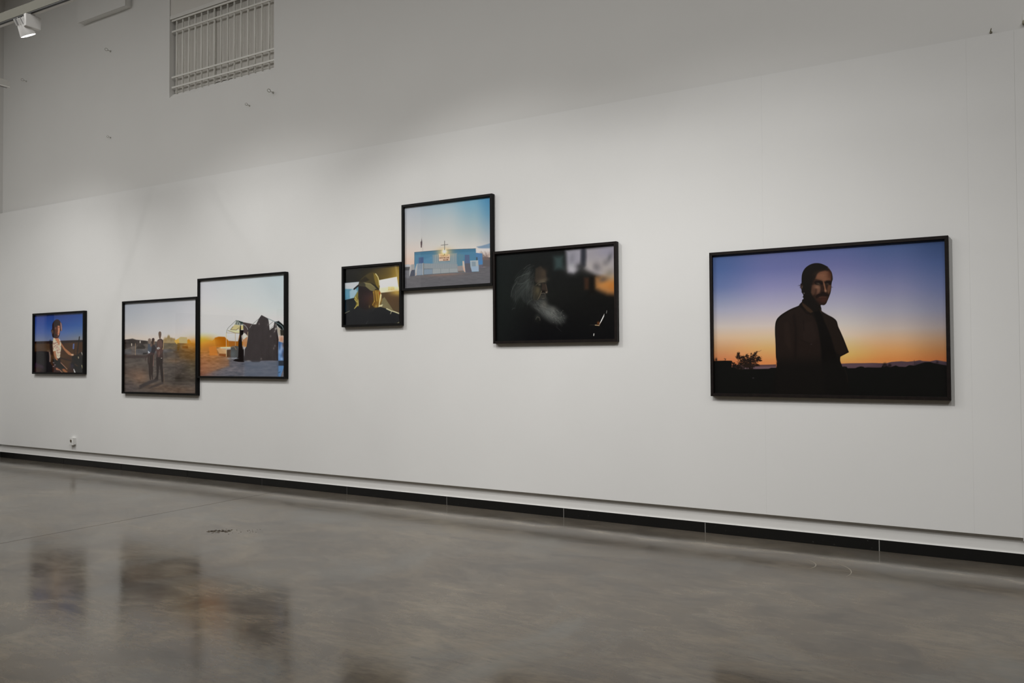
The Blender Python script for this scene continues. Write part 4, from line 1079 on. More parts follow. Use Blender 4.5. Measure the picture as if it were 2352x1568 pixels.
# ---- man against a dusk sky, the largest print
def paint_dusk(S):
    k = lambda *p: K(1615, 530, 3.824, p)
    b_ = lambda *p: K(1770, 590, 6.5316, p)
    f_ = lambda *p: K(1820, 590, 12.06, p)
    t_ = lambda *p: K(1630, 790, 12.06, p)
    r_ = lambda *p: K(1910, 790, 8.4, p)
    S.grad([(0, [(0, (58, 80, 128)), (.1, (66, 88, 138)), (.23, (88, 104, 150)), (.4, (146, 148, 168)), (.52, (184, 172, 164)), (.6, (196, 164, 132)), (.68, (190, 138, 92)), (.78, (190, 104, 60))]),
            (.28, [(0, (82, 90, 138)), (.12, (92, 98, 148)), (.25, (122, 122, 164)), (.4, (158, 154, 174)), (.52, (190, 176, 168)), (.6, (204, 172, 136)), (.68, (212, 156, 92)), (.78, (216, 122, 64))]),
            (.55, [(0, (76, 88, 138)), (.12, (94, 98, 146)), (.25, (122, 122, 160)), (.4, (156, 154, 170)), (.52, (186, 178, 172)), (.6, (204, 182, 158)), (.67, (216, 172, 112)), (.73, (226, 164, 84)), (.79, (222, 136, 66))]),
            (.8, [(0, (62, 82, 128)), (.15, (86, 96, 142)), (.3, (118, 120, 154)), (.45, (148, 146, 160)), (.56, (178, 162, 152)), (.63, (194, 156, 120)), (.7, (202, 142, 82)), (.76, (200, 124, 62))]),
            (1, [(0, (46, 66, 108)), (.15, (66, 84, 130)), (.3, (92, 102, 142)), (.45, (120, 122, 144)), (.56, (146, 134, 132)), (.64, (160, 124, 94)), (.71, (164, 108, 62)), (.77, (170, 94, 48))])])
    INK = (19, 19, 18)
    # hills
    S.poly(t_((620, 570), (1400, 572), (1740, 565), (1840, 560), (1840, 700), (620, 700)), (84, 60, 62), .8)
    S.poly(t_((620, 640), (1840, 620), (1840, 700), (620, 700)), (104, 84, 92), 3, .7)
    H = r_((180, 378), (350, 370), (620, 368), (790, 364), (1050, 370), (1150, 345), (1250, 336), (1350, 330), (1460, 340), (1620, 325), (1700, 310), (1760, 325), (1900, 332), (2020, 307), (2100, 320), (2230, 342), (2230, 480), (180, 480))
    S.poly(H, (76, 58, 66), .9)
    S.poly(r_((180, 378), (700, 372), (900, 400), (500, 450), (180, 460)), (92, 70, 78), 4, .6)
    S.poly(r_((1600, 340), (2230, 350), (2230, 420), (1600, 420)), (54, 46, 54), 4, .7)
    # trailer, scrub line
    S.poly(t_((60, 468), (420, 456), (600, 460), (625, 475), (625, 500), (612, 520), (612, 640), (700, 640), (770, 690), (1180, 690), (1640, 682), (1700, 655), (1860, 655), (1860, 1500), (60, 1500)), INK, .9)
    S.poly(r_((100, 500), (230, 430), (290, 435), (310, 465), (460, 465), (500, 445), (560, 430), (610, 435), (640, 455), (700, 448), (870, 452), (960, 450), (990, 405), (1010, 440), (1060, 420), (1110, 440), (1150, 440), (1240, 410), (1300, 435), (1430, 440), (1500, 405), (1600, 412), (1700, 380), (1800, 350), (1900, 345), (1960, 365), (2020, 375), (2100, 390), (2240, 412), (2240, 1300), (100, 1300)), INK, 1.0)
    S.poly(k((60, 1215), (2180, 1230), (2180, 1500), (60, 1500)), INK, 2)
    S.stroke(r_((1594, 310), (1596, 410)), .9, (44, 36, 40), .7, .9); S.stroke(r_((1560, 390), (1650, 388)), .7, (44, 36, 40), .7, .8)
    for x, y in ((1015, 395), (1035, 385), (1010, 420), (1050, 415), (1120, 400), (1135, 415), (1100, 425), (2040, 350)):
        S.gauss(*r_((x, y))[0], 2.0, 2.2, (30, 25, 26), .8)
    S.gauss(*t_((180, 430))[0], 1.6, 2.6, (26, 22, 20), .95); S.gauss(*t_((115, 440))[0], 1.2, 2, (26, 22, 20), .9)
    S.stroke(t_((405, 400), (450, 418)), 1.2, (40, 28, 22), .8); S.stroke(t_((428, 415), (430, 458)), .9, (40, 28, 22), .8)
    S.stroke(t_((190, 440), (420, 435)), .4, (120, 76, 48), .6, .6)
    # bush: clumps broken up by noise, then twigs
    lace = np.clip((S.noise(2.2, 3, 21) - .36) * 7, 0, 1)
    for x, y, sx, sy, ro in ((790, 270, 2.4, 3.2, .6), (815, 370, 5, 4, .3), (940, 385, 4.5, 4.5, 0), (1040, 350, 3.2, 4.6, 0), (1180, 380, 8, 5, -.4), (1250, 270, 5.5, 2.2, -.8),
                             (1150, 275, 1.5, 2, 0), (1330, 390, 7, 2.6, -.2), (1390, 450, 4, 1.6, .2), (1000, 470, 12, 6, 0), (900, 555, 7, 3, 0), (1060, 590, 11, 6, 0), (1240, 470, 9, 4, -.3),
                             (1270, 570, 7, 2.2, .2), (660, 530, 3, 2, 0), (690, 590, 5, 4, .3), (760, 630, 4, 4, .4), (860, 650, 6, 4, 0), (1150, 640, 5, 4, 0)):
        w = S._win(*(lambda p: (p[0] - 3 * max(sx, sy), p[0] + 3 * max(sx, sy), p[1] - 3 * max(sx, sy), p[1] + 3 * max(sx, sy)))(t_((x, y))[0]))
        if w is None: continue
        cx, cy = t_((x, y))[0]
        dx, dy = S.X[w] - cx, S.Y[w] - cy
        c, s_ = math.cos(ro), math.sin(ro)
        e = ((dx * c + dy * s_) / (sx * 1.25)) ** 2 + ((-dx * s_ + dy * c) / (sy * 1.25)) ** 2
        cov = np.clip(1.4 - e * .7, 0, 1) * np.clip(lace[w] + np.clip(.8 - e, 0, 1), 0, 1)
        S.put(w, cov * .97, (28, 22, 19))
    rr = np.random.RandomState(4)
    for _ in range(120):
        a = rr.uniform(-math.pi * .95, -.1); ln = rr.uniform(150, 460) * (.75 + .25 * abs(math.cos(a)))
        x, y = 1030 + ln * math.cos(a) * .85, 640 + ln * math.sin(a) * .82
        S.stroke(t_((1030 + rr.uniform(-60, 60), 640), ((1030 + x) / 2 + rr.uniform(-30, 30), (640 + y) / 2 + 20), (x, y)), .9, (36, 27, 22), .8, .55, 2, True)
    for pts in (((1200, 330), (1290, 220), (1380, 200), (1430, 165)), ((820, 340), (790, 280), (830, 250)), ((1300, 430), (1400, 460), (1440, 470)), ((1280, 300), (1400, 350)),
                ((780, 380), (720, 360), (705, 330)), ((1160, 340), (1150, 265), (1190, 280))):
        S.stroke(t_(*pts), 1.2, (30, 24, 21), 1.0, .9, 3, True)
    # the man
    body = b_((100, 1580), (80, 1500), (75, 1300), (66, 1150), (68, 1020), (85, 950), (115, 905), (180, 850), (300, 780), (420, 730), (440, 700), (468, 672), (475, 640), (495, 628),
              (485, 600), (490, 570), (468, 530), (462, 490), (448, 462), (450, 440), (446, 420), (450, 400), (463, 390), (465, 300), (480, 230), (520, 165), (580, 120), (640, 97), (700, 91), (760, 100),
              (820, 125), (865, 155), (890, 190), (920, 240), (932, 330), (915, 390), (910, 470), (900, 530), (880, 590), (850, 660), (830, 700), (800, 722), (752, 722), (762, 770), (765, 808),
              (800, 835), (860, 870), (930, 905), (980, 945), (1000, 985), (1015, 1045), (1050, 1120), (1100, 1235), (1170, 1415), (1175, 1425), (1167, 1432), (1115, 1460), (1052, 1492), (1048, 1495), (1046, 1505), (1045, 1560), (1075, 1640), (1120, 1760), (1140, 2200), (90, 2200), (90, 1640))
    body = smooth_pts(body, 3)
    S.poly(body, (22, 19, 17), 1.0)
    inside = S.polymask(body, 1.0, (slice(None), slice(None)))
    # stray hair behind the ear
    for pts in (((450, 440), (430, 430), (405, 433)), ((450, 450), (430, 465)), ((470, 520), (462, 535)), ((490, 590), (472, 605)), ((440, 430), (425, 415)), ((915, 450), (935, 455)), ((845, 140), (870, 165), (880, 185))):
        S.stroke(b_(*pts), 1.1, (26, 24, 24), .9, .85, 3, True)
    S.gauss(*b_((866, 165))[0], .7, 1.3, (120, 126, 140), .6, -.7)
    # shirt, collar and tie
    S.poly(b_((90, 1560), (80, 1300), (75, 1100), (85, 990), (130, 920), (300, 795), (430, 740), (620, 860), (700, 1000), (740, 1200), (760, 1568), (800, 1800), (800, 2300), (100, 2300)), (33, 25, 22), 6, .9)
    S.poly(b_((770, 820), (930, 915), (990, 980), (1010, 1060), (1080, 1220), (1150, 1420), (1040, 1480), (950, 1400), (860, 1100), (800, 960)), (31, 24, 20), 5, .9)
    S.poly(b_((200, 1000), (260, 960), (300, 1200), (300, 1400), (210, 1300)), (40, 30, 26), 7, .5)
    S.poly(b_((480, 1000), (620, 960), (700, 1200), (640, 1300), (480, 1260)), (38, 29, 26), 8, .5)
    S.stroke(b_((350, 880), (380, 1100), (370, 1500)), 5, (21, 17, 16), 6, .6)
    S.stroke(b_((490, 960), (500, 1100)), 2, (22, 18, 17), 3, .6)
    S.stroke(b_((450, 1240), (560, 1290), (620, 1305)), 1.2, (22, 18, 17), 2, .7)
    S.gauss(*b_((610, 1308))[0], 1.2, .8, (64, 56, 54), .7)
    S.poly(b_((640, 820), (740, 800), (800, 950), (900, 1180), (980, 1450), (1000, 1600), (780, 1600), (760, 1350), (720, 1100), (680, 930)), (17, 15, 14), 4, .95)
    S.poly(b_((470, 680), (520, 715), (600, 780), (640, 820), (600, 840), (540, 800), (480, 730)), (54, 38, 26), 2.5, .85)
    S.poly(b_((740, 770), (768, 810), (770, 850), (740, 810)), (52, 40, 28), 2.2, .7)
    S.stroke(b_((440, 720), (540, 840), (620, 860)), 3, (20, 16, 14), 3, .7)
    S.clip = inside
    S.poly(k((500, 1130), (1400, 1130), (1400, 1600), (500, 1600)), (19, 18, 17), 42, .85)
    S.clip = None
    S.stroke(k((1238, 1195), (1262, 1260), (1270, 1330)), 1.0, (44, 32, 27), 2, .6)
    S.gauss(*k((440, 1292))[0], 1.6, 1.0, (62, 58, 62), .7)
    # face: lit from the front right, soft planes
    S.clip = inside
    S.poly(f_((560, 560), (680, 440), (800, 390), (930, 360), (1020, 400), (1065, 480), (1080, 640), (1080, 800), (1060, 960), (1020, 1080), (960, 1250), (880, 1320), (760, 1310), (660, 1200), (560, 1080), (520, 900), (520, 720)), (42, 28, 22), 6, .95)
    S.poly(f_((640, 600), (680, 480), (770, 415), (900, 380), (1000, 400), (1050, 470), (1065, 560), (1060, 650), (960, 640), (900, 660), (860, 710), (820, 640), (720, 620)), (92, 58, 41), 4.5, .95)
    S.gauss(*f_((820, 520))[0], 10, 6, (122, 80, 58), .75, -.1)
    S.gauss(*f_((900, 610))[0], 7, 3, (120, 78, 56), .6)
    S.gauss(*f_((1040, 480))[0], 4, 9, (66, 36, 24), .7)
    for y in (470, 530, 580):
        S.stroke(f_((740, y + 6), (810, y - 4), (890, y + 6), (990, y - 4)), .8, (76, 48, 35), 1.6, .38, 3)
    S.poly(f_((520, 780), (620, 760), (760, 800), (785, 870), (770, 960), (740, 1010), (650, 1040), (560, 1060), (510, 980)), (74, 49, 37), 5, .9)
    S.gauss(*f_((690, 835))[0], 5.0, 3.6, (124, 88, 68), .8, .3)
    S.gauss(*f_((720, 950))[0], 3.2, 4, (104, 70, 54), .8, .3)
    S.stroke(f_((655, 900), (650, 980), (600, 1080)), 3.0, (40, 26, 21), 5, .6, 3)
    S.poly(f_((1000, 760), (1070, 780), (1060, 930), (1010, 1020), (960, 960), (970, 860)), (84, 54, 39), 4, .85)
    # eye sockets, brows, eyes
    S.poly(f_((600, 700), (650, 660), (760, 650), (830, 680), (850, 760), (760, 770), (650, 770)), (24, 18, 16), 3, .95)
    S.poly(f_((890, 720), (940, 660), (1040, 655), (1090, 690), (1080, 770), (960, 770)), (24, 18, 16), 3, .95)
    S.gauss(*f_((728, 738))[0], 1.7, 1.1, (74, 64, 55), .8, .3)
    S.gauss(*f_((690, 735))[0], 1.6, 1.6, (52, 44, 36), .8)
    S.stroke(f_((640, 770), (710, 785), (770, 755)), 1.2, (88, 62, 48), 1.4, .6, 3)
    S.gauss(*f_((965, 745))[0], 1.6, 1.2, (62, 50, 40), .8)
    S.gauss(*f_((1000, 752))[0], 1.2, .8, (72, 56, 44), .7)
    # nose
    S.poly(f_((790, 780), (870, 760), (880, 880), (900, 970), (820, 990), (780, 960)), (42, 27, 22), 3.5, .9)
    S.poly(f_((855, 690), (890, 720), (920, 850), (945, 950), (925, 980), (895, 950), (885, 850), (862, 770)), (120, 80, 58), 2.6, .95)
    S.gauss(*f_((918, 945))[0], 1.8, 2.4, (142, 100, 76), .8)
    S.gauss(*f_((850, 990))[0], 5, 2, (24, 17, 15), .85)
    # moustache, mouth, chin
    S.poly(f_((640, 1090), (720, 1020), (830, 1000), (930, 1000), (1000, 1040), (1000, 1090), (920, 1090), (820, 1080), (740, 1110), (660, 1150)), (25, 18, 16), 3, .95)
    S.stroke(f_((750, 1116), (840, 1110), (925, 1112)), 1.4, (88, 58, 46), 1.8, .75, 3)
    S.gauss(*f_((860, 1180))[0], 8, 5, (60, 33, 26), .8)
    S.stroke(f_((720, 1240), (860, 1290), (950, 1240)), 3, (32, 21, 18), 4, .6, 3)
    # hair shadow over the temple, ear
    S.poly(f_((480, 560), (640, 470), (700, 420), (620, 600), (560, 700), (520, 900), (470, 1100), (440, 900)), (22, 19, 17), 6, .85)
    S.gauss(*f_((262, 835))[0], 1.1, 2.6, (104, 76, 68), .8, .25)
    S.gauss(*f_((232, 790))[0], 1.6, 3.6, (50, 34, 32), .8)
    S.gauss(*f_((322, 1005))[0], .8, 1.2, (112, 104, 104), .8)
    S.clip = None
    sky = S.C.max(-1) > 60
    S.C += ((S.rng.rand(*S.X.shape) - .5) * 3 * sky)[..., None]
    S.fade(.12)

# ---- unnamed prints on the end wall, only ever seen mirrored in the glass
def paint_plain_dark(S):
    S.grad([(0, [(0, (60, 64, 76)), (.5, (66, 62, 62)), (.6, (30, 27, 25)), (1, (22, 20, 19))]),
            (1, [(0, (52, 56, 68)), (.5, (72, 62, 56)), (.6, (30, 27, 25)), (1, (20, 19, 18))])])
    S.C += (S.noise(.08, 4, 3)[..., None] - .5) * 14

def print_material(name, rough=0.45):
    mt, nt, b, N, L = new_mat(name)
    at = N.new('ShaderNodeAttribute'); at.attribute_name = 'ink'
    L.new(at.outputs['Color'], b.inputs['Base Color'])
    b.inputs['Roughness'].default_value = rough
    b.inputs['Specular IOR Level'].default_value = 0.1
    return mt
M_PRINT = print_material('photo_print')

FD, FW, RECESS = 0.045, 0.022, 0.024     # frame depth, face width, glass recess

def rail(name, inner, outer, mat, parent):
    """mitred frame rail: inner and outer edge, each two (x, z) points, given as world tuples front/back"""
    V, F = [], []
    for (a, b_) in (outer, inner):
        for p in (a, b_):
            V.append((p[0], 0.0, p[1])); V.append((p[0], -FD, p[1]))
    # 0 o_a back,1 o_a front,2 o_b back,3 o_b front,4 i_a back,5 i_a front,6 i_b back,7 i_b front
    F = [(1, 3, 7, 5), (0, 4, 6, 2), (0, 2, 3, 1), (4, 5, 7, 6), (0, 1, 5, 4), (2, 6, 7, 3)]
    o = link(name, mesh(name, V, F), mat, parent, local=True)
    import bmesh
    bm = bmesh.new(); bm.from_mesh(o.data); bmesh.ops.recalc_face_normals(bm, faces=bm.faces); bm.to_mesh(o.data); bm.free()
    bv = o.modifiers.new('bevel', 'BEVEL'); bv.width = 0.0008; bv.segments = 1
    return o

def framed_picture(x0, x1, z0, z1, mat, painter, nx, ny, gain, corners, label, group, black=0.0):
    w, h = x1 - x0, z1 - z0
    root = empty('framed_photograph', ((x0 + x1) / 2, 0.0, z0))
    tag(root, label, 'picture', group)
    L_, R_ = -w / 2, w / 2
    i = FW
    rail('rail', ((L_ + i, h - i), (R_ - i, h - i)), ((L_, h), (R_, h)), mat, root)
    rail('rail', ((L_ + i, i), (R_ - i, i)), ((L_, 0), (R_, 0)), mat, root)
    rail('rail', ((L_ + i, i), (L_ + i, h - i)), ((L_, 0), (L_, h)), mat, root)
    rail('rail', ((R_ - i, i), (R_ - i, h - i)), ((R_, 0), (R_, h)), mat, root)
    yp = -(FD - RECESS)
    S = Sheet(corners if corners else [(0, 0), (1, 0), (1, 1), (0, 1)], nx, ny)
    painter(S)
    X = L_ + i + S.U * (w - 2 * i); Z = h - i - S.V * (h - 2 * i)
    co = np.stack([X, np.full_like(X, yp), Z], -1).reshape(-1, 3)
    idx = np.arange(nx * ny).reshape(ny, nx)
    q = np.stack([idx[1:, :-1], idx[1:, 1:], idx[:-1, 1:], idx[:-1, :-1]], -1).reshape(-1, 4)
    me = bpy.data.meshes.new('print')
    me.vertices.add(len(co)); me.vertices.foreach_set('co', co.ravel())
    me.loops.add(q.size); me.loops.foreach_set('vertex_index', q.ravel().astype(np.int32))
    me.polygons.add(len(q)); me.polygons.foreach_set('loop_start', np.arange(0, q.size, 4, dtype=np.int32))
    me.update(calc_edges=True)
    at = me.color_attributes.new('ink', 'FLOAT_COLOR', 'POINT')
    ink = np.ones((nx * ny, 4), np.float32)
    ink[:, :3] = np.clip(np.maximum(lin(S.C.reshape(-1, 3)) - black, 0.0) * gain, 0.001, 0.94)
    at.data.foreach_set('color', ink.ravel())
    link('print', me, M_PRINT, root, local=True)
    box('glass_pane', L_ + i, R_ - i, yp - 0.0035, yp - 0.0015, i, h - i, M_GLASS, root, local=True)
    box('backing_board', L_ + i, R_ - i, yp + 0.001, yp + 0.004, i, h - i, M_BACK, root, local=True)
    return root

PICS = [
    ((-10.9549, -9.7994, 1.1542, 1.9485), M_FRAME_BLACK, paint_motorbike, 170, 200, 2.2, ((80.5, 724.0), (194.0, 717.4), (193.3, 855.2), (79.6, 854.5)),
     'small black-framed photograph of a woman in a flowered blouse on a motorbike', None),
    ((-9.0201, -7.6583, 0.9285, 2.0289), M_FRAME_BLACK, paint_family, 240, 290, 1.75, ((286.7, 696.6), (452.9, 685.8), (452.4, 903.3), (285.8, 899.1)),
     'black-framed photograph of three people standing on a dusty plain', 'pair of sundown photographs'),
    ((-7.6495, -6.2813, 1.1238, 2.2247), M_FRAME_BLACK, paint_tents, 280, 320, 1.75, ((460.2, 645.0), (655.3, 629.0), (655.3, 864.8), (459.7, 863.1)),
     'black-framed photograph of torn dark tents beside an orange setting sun', 'pair of sundown photographs'),
    ((-5.5101, -4.7735, 1.6331, 2.2247), M_FRAME_BLACK, paint_cap, 200, 205, 1.62, ((792.0, 617.8), (920.0, 607.3), (920.4, 741.7), (792.2, 746.2)),
     'small black-framed photograph of a man in a cap inside a car', 'cluster of three photographs'),
    ((-4.7651, -3.7675, 1.9531, 2.7531), M_FRAME_BLACK, paint_club, 310, 310, 1.52, ((929.8, 476.6), (1128.0, 451.4), (1129.1, 650.0), (930.3, 662.5)),
     'black-framed photograph of a blue clubhouse with a cross, highest of its cluster', 'cluster of three photographs'),
    ((-3.7626, -2.6018, 1.4475, 2.2441), M_FRAME_BROWN, paint_beard, 380, 300, 1.42, ((1139.6, 584.1), (1412.2, 561.3), (1414.0, 778.0), (1140.7, 783.2)),
     'dark photograph of a bearded man in profile in a brown-black frame', 'cluster of three photographs'),
    ((-1.8521, -0.2775, 1.0301, 2.0975), M_FRAME_BROWN, paint_dusk, 640, 440, 1.72, ((1637.6, 587.4), (2169.7, 549.6), (2175.9, 911.4), (1641.1, 902.4)),
     'large photograph of a man standing before a purple and orange dusk sky', None),
]
for ((x0, x1, z0, z1), mt, fn, nx, ny, gain, cor, lab, grp), blk in zip(PICS, (0.017, 0.011, 0.009, 0.013, 0.006, 0.004, 0.0032)):
    framed_picture(x0, x1, z0, z1, mt, fn, nx, ny, gain, cor, lab, grp, black=blk)

for (ya, yb_, z0, z1, lab) in ((-4.24, -2.85, 1.00, 2.12, 'dark framed photograph on the end wall, mirrored in the glass of the tents'),
                               (-6.45, -5.08, 1.20, 2.30, 'dark framed photograph on the end wall, farther from the pictured wall')):
    r_ = framed_picture(0, yb_ - ya, z0, z1, M_FRAME_BLACK, paint_plain_dark, 60, 50, 1.0, None, lab, 'end wall photographs')
    r_.location = (XL, (ya + yb_) / 2, z0)
    r_.rotation_euler = (0, 0, math.radians(90))

# ------------------------------------------------------------------ track lights
def track(a, b_, z, wd, h, label, mat=None):
    """suspended white trunking with a black slot underneath, from a to b (x, y)"""
    a = Vector((a[0], a[1], z)); b_ = Vector((b_[0], b_[1], z))
    L_ = (b_ - a).length
    root = empty('lighting_track', a); root.rotation_euler = (0, 0, math.atan2(b_.y - a.y, b_.x - a.x))
    tag(root, label, 'lighting track', 'lighting tracks')
    box('channel', 0, L_, -wd / 2, wd / 2, 0.008, h, mat or M_TRACK_SHADED, root, local=True, bevel=0.002)
    box('slot', 0.01, L_ - 0.01, -wd / 2 + 0.002, -0.002, 0.0, 0.008, M_SLOT, root, local=True)
    box('lip', 0.0, L_, -0.002, wd / 2, 0.0, 0.008, M_WHITE, root, local=True)
    n = max(2, int(L_ / 4))
    for k in range(n):
        x = 0.35 + (L_ - 0.7) * k / (n - 1)
        tube('hanger', [(x, 0, h), (x, 0, (h + ZC - z) / 2), (x, 0, ZC - z)], 0.003, M_WIRE, root, 6)
    return root
track((-8.9, -2.51), (-1.6, -2.27), 4.09, 0.05, 0.085, 'off-white lighting track running high along the pictured wall')
track((-8.164, -1.80), (-8.164, -2.52), 3.955, 0.045, 0.065, 'short grey-white lighting track pointing at the pictured wall', M_TRACKG)
track((-3.4, -3.5), (3.2, -3.5), 4.16, 0.05, 0.085, 'off-white lighting track set back towards the middle of the room')
track((-10.0, -2.43), (-8.95, -2.43), 4.09, 0.05, 0.085, 'short off-white lighting track by the end wall')

def spotlight(p, a, ang, blend, w, label, ztrack):
    p = Vector(p); a = Vector(a)
    d = (a - p).normalized()
    root = empty('track_spotlight', (p.x, p.y, ztrack))
    tag(root, label, 'spotlight', 'track spotlights')
    off = p - Vector(root.location)
    yaw = math.atan2(d.y, d.x)
    # box that holds the driver, hung from the track
    zb = off.z + 0.05
    box('driver_box', 0.040, 0.072, -0.060, 0.060, -0.112, -0.012, M_LAMPW, root, local=True, bevel=0.003)
    box('track_adapter', -0.012, 0.060, -0.020, 0.020, -0.014, 0.002, M_LAMPW, root, local=True)
    tube('swivel_pin', [(0.045, 0, off.z + 0.075), (0.02, 0, off.z + 0.075), (0.0, 0.0, off.z + 0.075)], 0.008, M_LAMPW, root, 10)
    hl = 0.135
    rot = d.to_track_quat('Z', 'Y').to_euler()
    def head(name, prof, mat, seg=48):
        o = lathe(name, prof, mat, root, seg)
        o.location = off; o.rotation_euler = rot
        return o
    head('lamp_head', [(0.030, -hl), (0.040, -hl + 0.004), (0.044, -hl + 0.05), (0.046, -hl + 0.055), (0.059, -0.012), (0.060, 0.0), (0.055, 0.0), (0.053, -0.006)], M_LAMPW)
    for k in range(14):
        fo = box('cooling_fin', 0.036, 0.052, -0.0022, 0.0022, -hl - 0.004, -hl + 0.048, M_LAMPW if k % 2 else M_FIN, root, local=True)
        fo.location = off
        fo.rotation_euler = (d.to_track_quat('Z', 'Y') @ Matrix.Rotation(2 * math.pi * k / 14, 3, 'Z').to_quaternion()).to_euler()
    head('lens', [(0.0005, -0.0035), (0.053, -0.0045), (0.053, -0.0035), (0.0005, 0.004)], M_LENS)
    ld = bpy.data.lights.new('spot_beam', 'SPOT')
    ld.energy = w; ld.color = LAMP_COLOR; ld.spot_size = math.radians(ang); ld.spot_blend = blend
    ld.shadow_soft_size = 0.035
    lo = bpy.data.objects.new('spot_beam', ld); COL.objects.link(lo)
    lo.parent = root
    lo.location = off + d * 0.012
    lo.rotation_euler = d.to_track_quat('-Z', 'Y').to_euler()
    return root
for k, s in enumerate(SPOTS):
    spotlight(**s, ztrack=4.16 if k == 3 else 4.09)

WHERE = [r + c for r in ('in the row closest to the pictures, ', 'in the middle row, ', 'in the row farthest from the pictures, ')
         for c in ('first from the end wall', 'second from the end wall', 'third from the end wall', 'fourth from the end wall', 'fifth from the end wall')]
for (x, y, w), where in zip(FILL_PENDANTS, WHERE):
    z = 6.35
    pr = tag(empty('fill_pendant', (x, y, z)), 'long white pendant lamp added out of view for fill light, ' + where, 'lamp', 'added fill lamps')
    box('lamp_housing', -0.075, 0.075, -0.98, 0.98, 0.012, 0.075, M_LAMPW, pr, local=True, bevel=0.004)
    box('diffuser', -0.06, 0.06, -0.96, 0.96, 0.0, 0.012, M_DIFF, pr, local=True)
    for dx in (-0.6, 0.6):
        tube('hanger', [(0, dx, 0.075), (0, dx, 0.4), (0, dx, ZC - z)], 0.002, M_WIRE, pr, 6)
    ld = bpy.data.lights.new('pendant_fill_light', 'AREA')
    ld.shape = 'RECTANGLE'; ld.size = 0.12; ld.size_y = 1.9; ld.energy = w; ld.color = LAMP_COLOR
    lo = bpy.data.objects.new('pendant_fill_light', ld); COL.objects.link(lo); lo.parent = pr; lo.location = (0, 0, -0.004)

# ------------------------------------------------------------------ small things on the wall
jb = tag(empty('wall_box', (-9.46, YB, 5.595)), 'white rectangular box fixed high on the wall, beside the barred window', 'box')
box('box_body', -9.950, -8.977, -0.038, YB, 5.600, 5.86, M_SOCKET, jb, bevel=0.004)
box('box_cover', -9.957, -8.970, -0.052, -0.039, 5.595, 5.866, M_WALL, jb, bevel=0.003)

def eye_hook(x, z, s, label, mat=M_WIRE, tilt=0.0):
    r0 = empty('eye_hook', (x, YB, z))
    tag(r0, label, 'hook', 'eye hooks left in the upper wall')
    lathe('plug', [(0.011 * s, 0.0), (0.011 * s, 0.004), (0.006 * s, 0.007)], mat, r0, 16, axis='Y')
    tube('stem', [(0, 0, 0), (0, -0.018 * s, 0.001), (0, -0.032 * s, 0.003)], 0.0032 * s, mat, r0)
    pts = []
    for k in range(15):
        a = 2 * math.pi * k / 14
        pts.append((0.003 * math.sin(a + tilt), (-0.049 + 0.018 * math.cos(a)) * s, (0.004 + 0.013 * math.sin(a)) * s))
    tube('ring', pts, 0.003 * s, mat, r0)
    return r0
eye_hook(-9.39, 5.15, 1.15, 'painted eye hook below the white wall box')
eye_hook(-11.28, 5.12, 1.1, 'painted eye hook high up close to the end wall')
eye_hook(-6.54, 4.14, 1.2, 'painted eye hook under the right corner of the barred window')
eye_hook(-6.90, 4.06, 0.9, 'bent painted eye hook just lower than its neighbour under the window', tilt=0.8)
eye_hook(-9.38, 4.075, 0.8, 'small painted eye hook alone on the wall above the family photograph')
eye_hook(-0.02, 3.392, 0.75, 'rusty eye hook just above the panelling over the large dusk portrait', M_RUST)

wc = tag(empty('wall_bracket', (0.185, YB, 3.41)), 'small white wall bracket with a dark stub above the panelling', 'bracket')
box('bracket_plate', 0.152, 0.225, YB - 0.012, YB, 3.425, 3.472, M_WHITE, wc, bevel=0.005)
lathe('dark_stub', [(0.012, 0.0), (0.014, 0.004), (0.014, 0.022), (0.010, 0.026)], M_RUST, wc, 16, axis='Y')
wc.children[-1].location = (-0.022, 0, -0.0)
wc.children[-1].location = (-0.021, 0.0, 0.002)

sk = tag(empty('power_socket', (-10.062, 0.0, 0.262)), 'white surface-mounted power socket low on the panel under the motorbike photograph', 'socket')
box('socket_box', -0.043, 0.043, -0.034, 0.0, 0.004, 0.092, M_SOCKET, sk, local=True, bevel=0.004)
box('face_plate', -0.046, 0.046, -0.042, -0.034, 0.0, 0.096, M_SOCKET, sk, local=True, bevel=0.003)
o = lathe('socket_rim', [(0.0215, 0.0), (0.0235, 0.002), (0.0235, 0.003), (0.020, 0.003), (0.020, 0.001)], M_SOCKET, sk, 28, axis='Y'); o.location = (0, -0.042, 0.05)
o = lathe('socket_recess', [(0.0005, 0.0), (0.0195, 0.0), (0.0195, 0.0012), (0.0005, 0.0012)], M_SOCKETHOLE, sk, 28, axis='Y'); o.location = (0, -0.042, 0.05)
for dx in (-0.008, 0.008):
    o = lathe('contact_pin', [(0.0022, 0.0), (0.0022, 0.002)], M_SLOT, sk, 10, axis='Y'); o.location = (dx, -0.0431, 0.05)

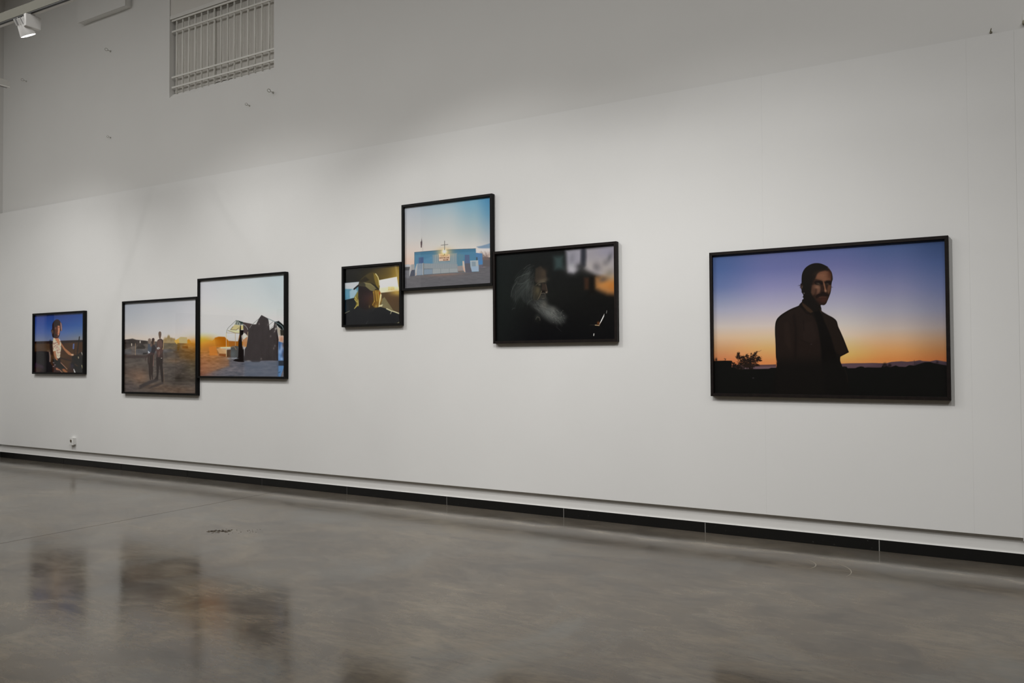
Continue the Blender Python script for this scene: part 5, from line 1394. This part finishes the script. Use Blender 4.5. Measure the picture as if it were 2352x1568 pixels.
# ------------------------------------------------------------------ marks and grit on the floor
def flat_patch(name, pts, h, mat, parent=None):
    n = len(pts)
    cx = sum(p[0] for p in pts) / n; cy = sum(p[1] for p in pts) / n
    V = [(x, y, 0.0) for x, y in pts] + [(cx + (x - cx) * .7, cy + (y - cy) * .7, h) for x, y in pts]
    F = [tuple(reversed(range(n))), tuple(range(n, 2 * n))] + [(k, (k + 1) % n, n + (k + 1) % n, n + k) for k in range(n)]
    return link(name, mesh(name, V, F), mat, parent, local=True)
mud = tag(empty('mud_smear', (-5.17, -1.74, 0.0)), 'thin dried mud smear on the concrete near the saw joint', 'mud')
rr = random.Random(4)
for k in range(90):
    t = rr.random()
    core = k < 62
    c = Vector((0.857, 0.514)) * ((-0.11 + 0.17 * t) if core else rr.uniform(-0.12, 0.30)) + Vector((-0.514, 0.857)) * rr.gauss(0, 0.022 if core else 0.05)
    r = rr.uniform(0.006, 0.016) if core else rr.uniform(0.002, 0.006)
    ang0 = rr.uniform(0, 3.1)
    pts = []
    for j in range(7):
        a = 2 * math.pi * j / 7
        u, v = math.cos(a) * r * rr.uniform(.7, 1.5), math.sin(a) * r * rr.uniform(.4, 1.0)
        pts.append((c.x + u * math.cos(ang0) - v * math.sin(ang0), c.y + u * math.sin(ang0) + v * math.cos(ang0)))
    flat_patch('flake', pts, 0.0012, M_DIRT, mud)

def arc_scratch(cx, cy, r, a0, a1, w, label):
    V, F = [], []
    n = 28
    for k in range(n + 1):
        a = a0 + (a1 - a0) * k / n
        ww = w * math.sin(math.pi * (0.08 + 0.84 * k / n))
        for dr in (-ww / 2, ww / 2):
            for z in (0.0, 0.0004):
                V.append((cx + (r + dr) * math.cos(a), cy + (r + dr) * math.sin(a), z))
    for k in range(n):
        b0, b1 = 4 * k, 4 * k + 4
        F += [(b0 + 1, b0 + 3, b1 + 3, b1 + 1), (b0, b1, b1 + 2, b0 + 2), (b0, b0 + 1, b1 + 1, b1), (b0 + 2, b1 + 2, b1 + 3, b0 + 3)]
    F += [(0, 2, 3, 1), (4 * n, 4 * n + 1, 4 * n + 3, 4 * n + 2)]
    return tag(link('scuff_mark', mesh('scuff_mark', V, F), M_SCUFF), label, 'scuff mark')
M_SCUFF = plain('pale_scuff', (0.26, 0.235, 0.19), 0.6)
arc_scratch(-1.19, -0.60, 0.17, math.radians(-35), math.radians(62), 0.006, 'short pale curved scuff on the floor under the large dusk portrait')
arc_scratch(-1.06, -0.68, 0.26, math.radians(-20), math.radians(70), 0.007, 'long pale curved scuff on the floor, beside a shorter one')
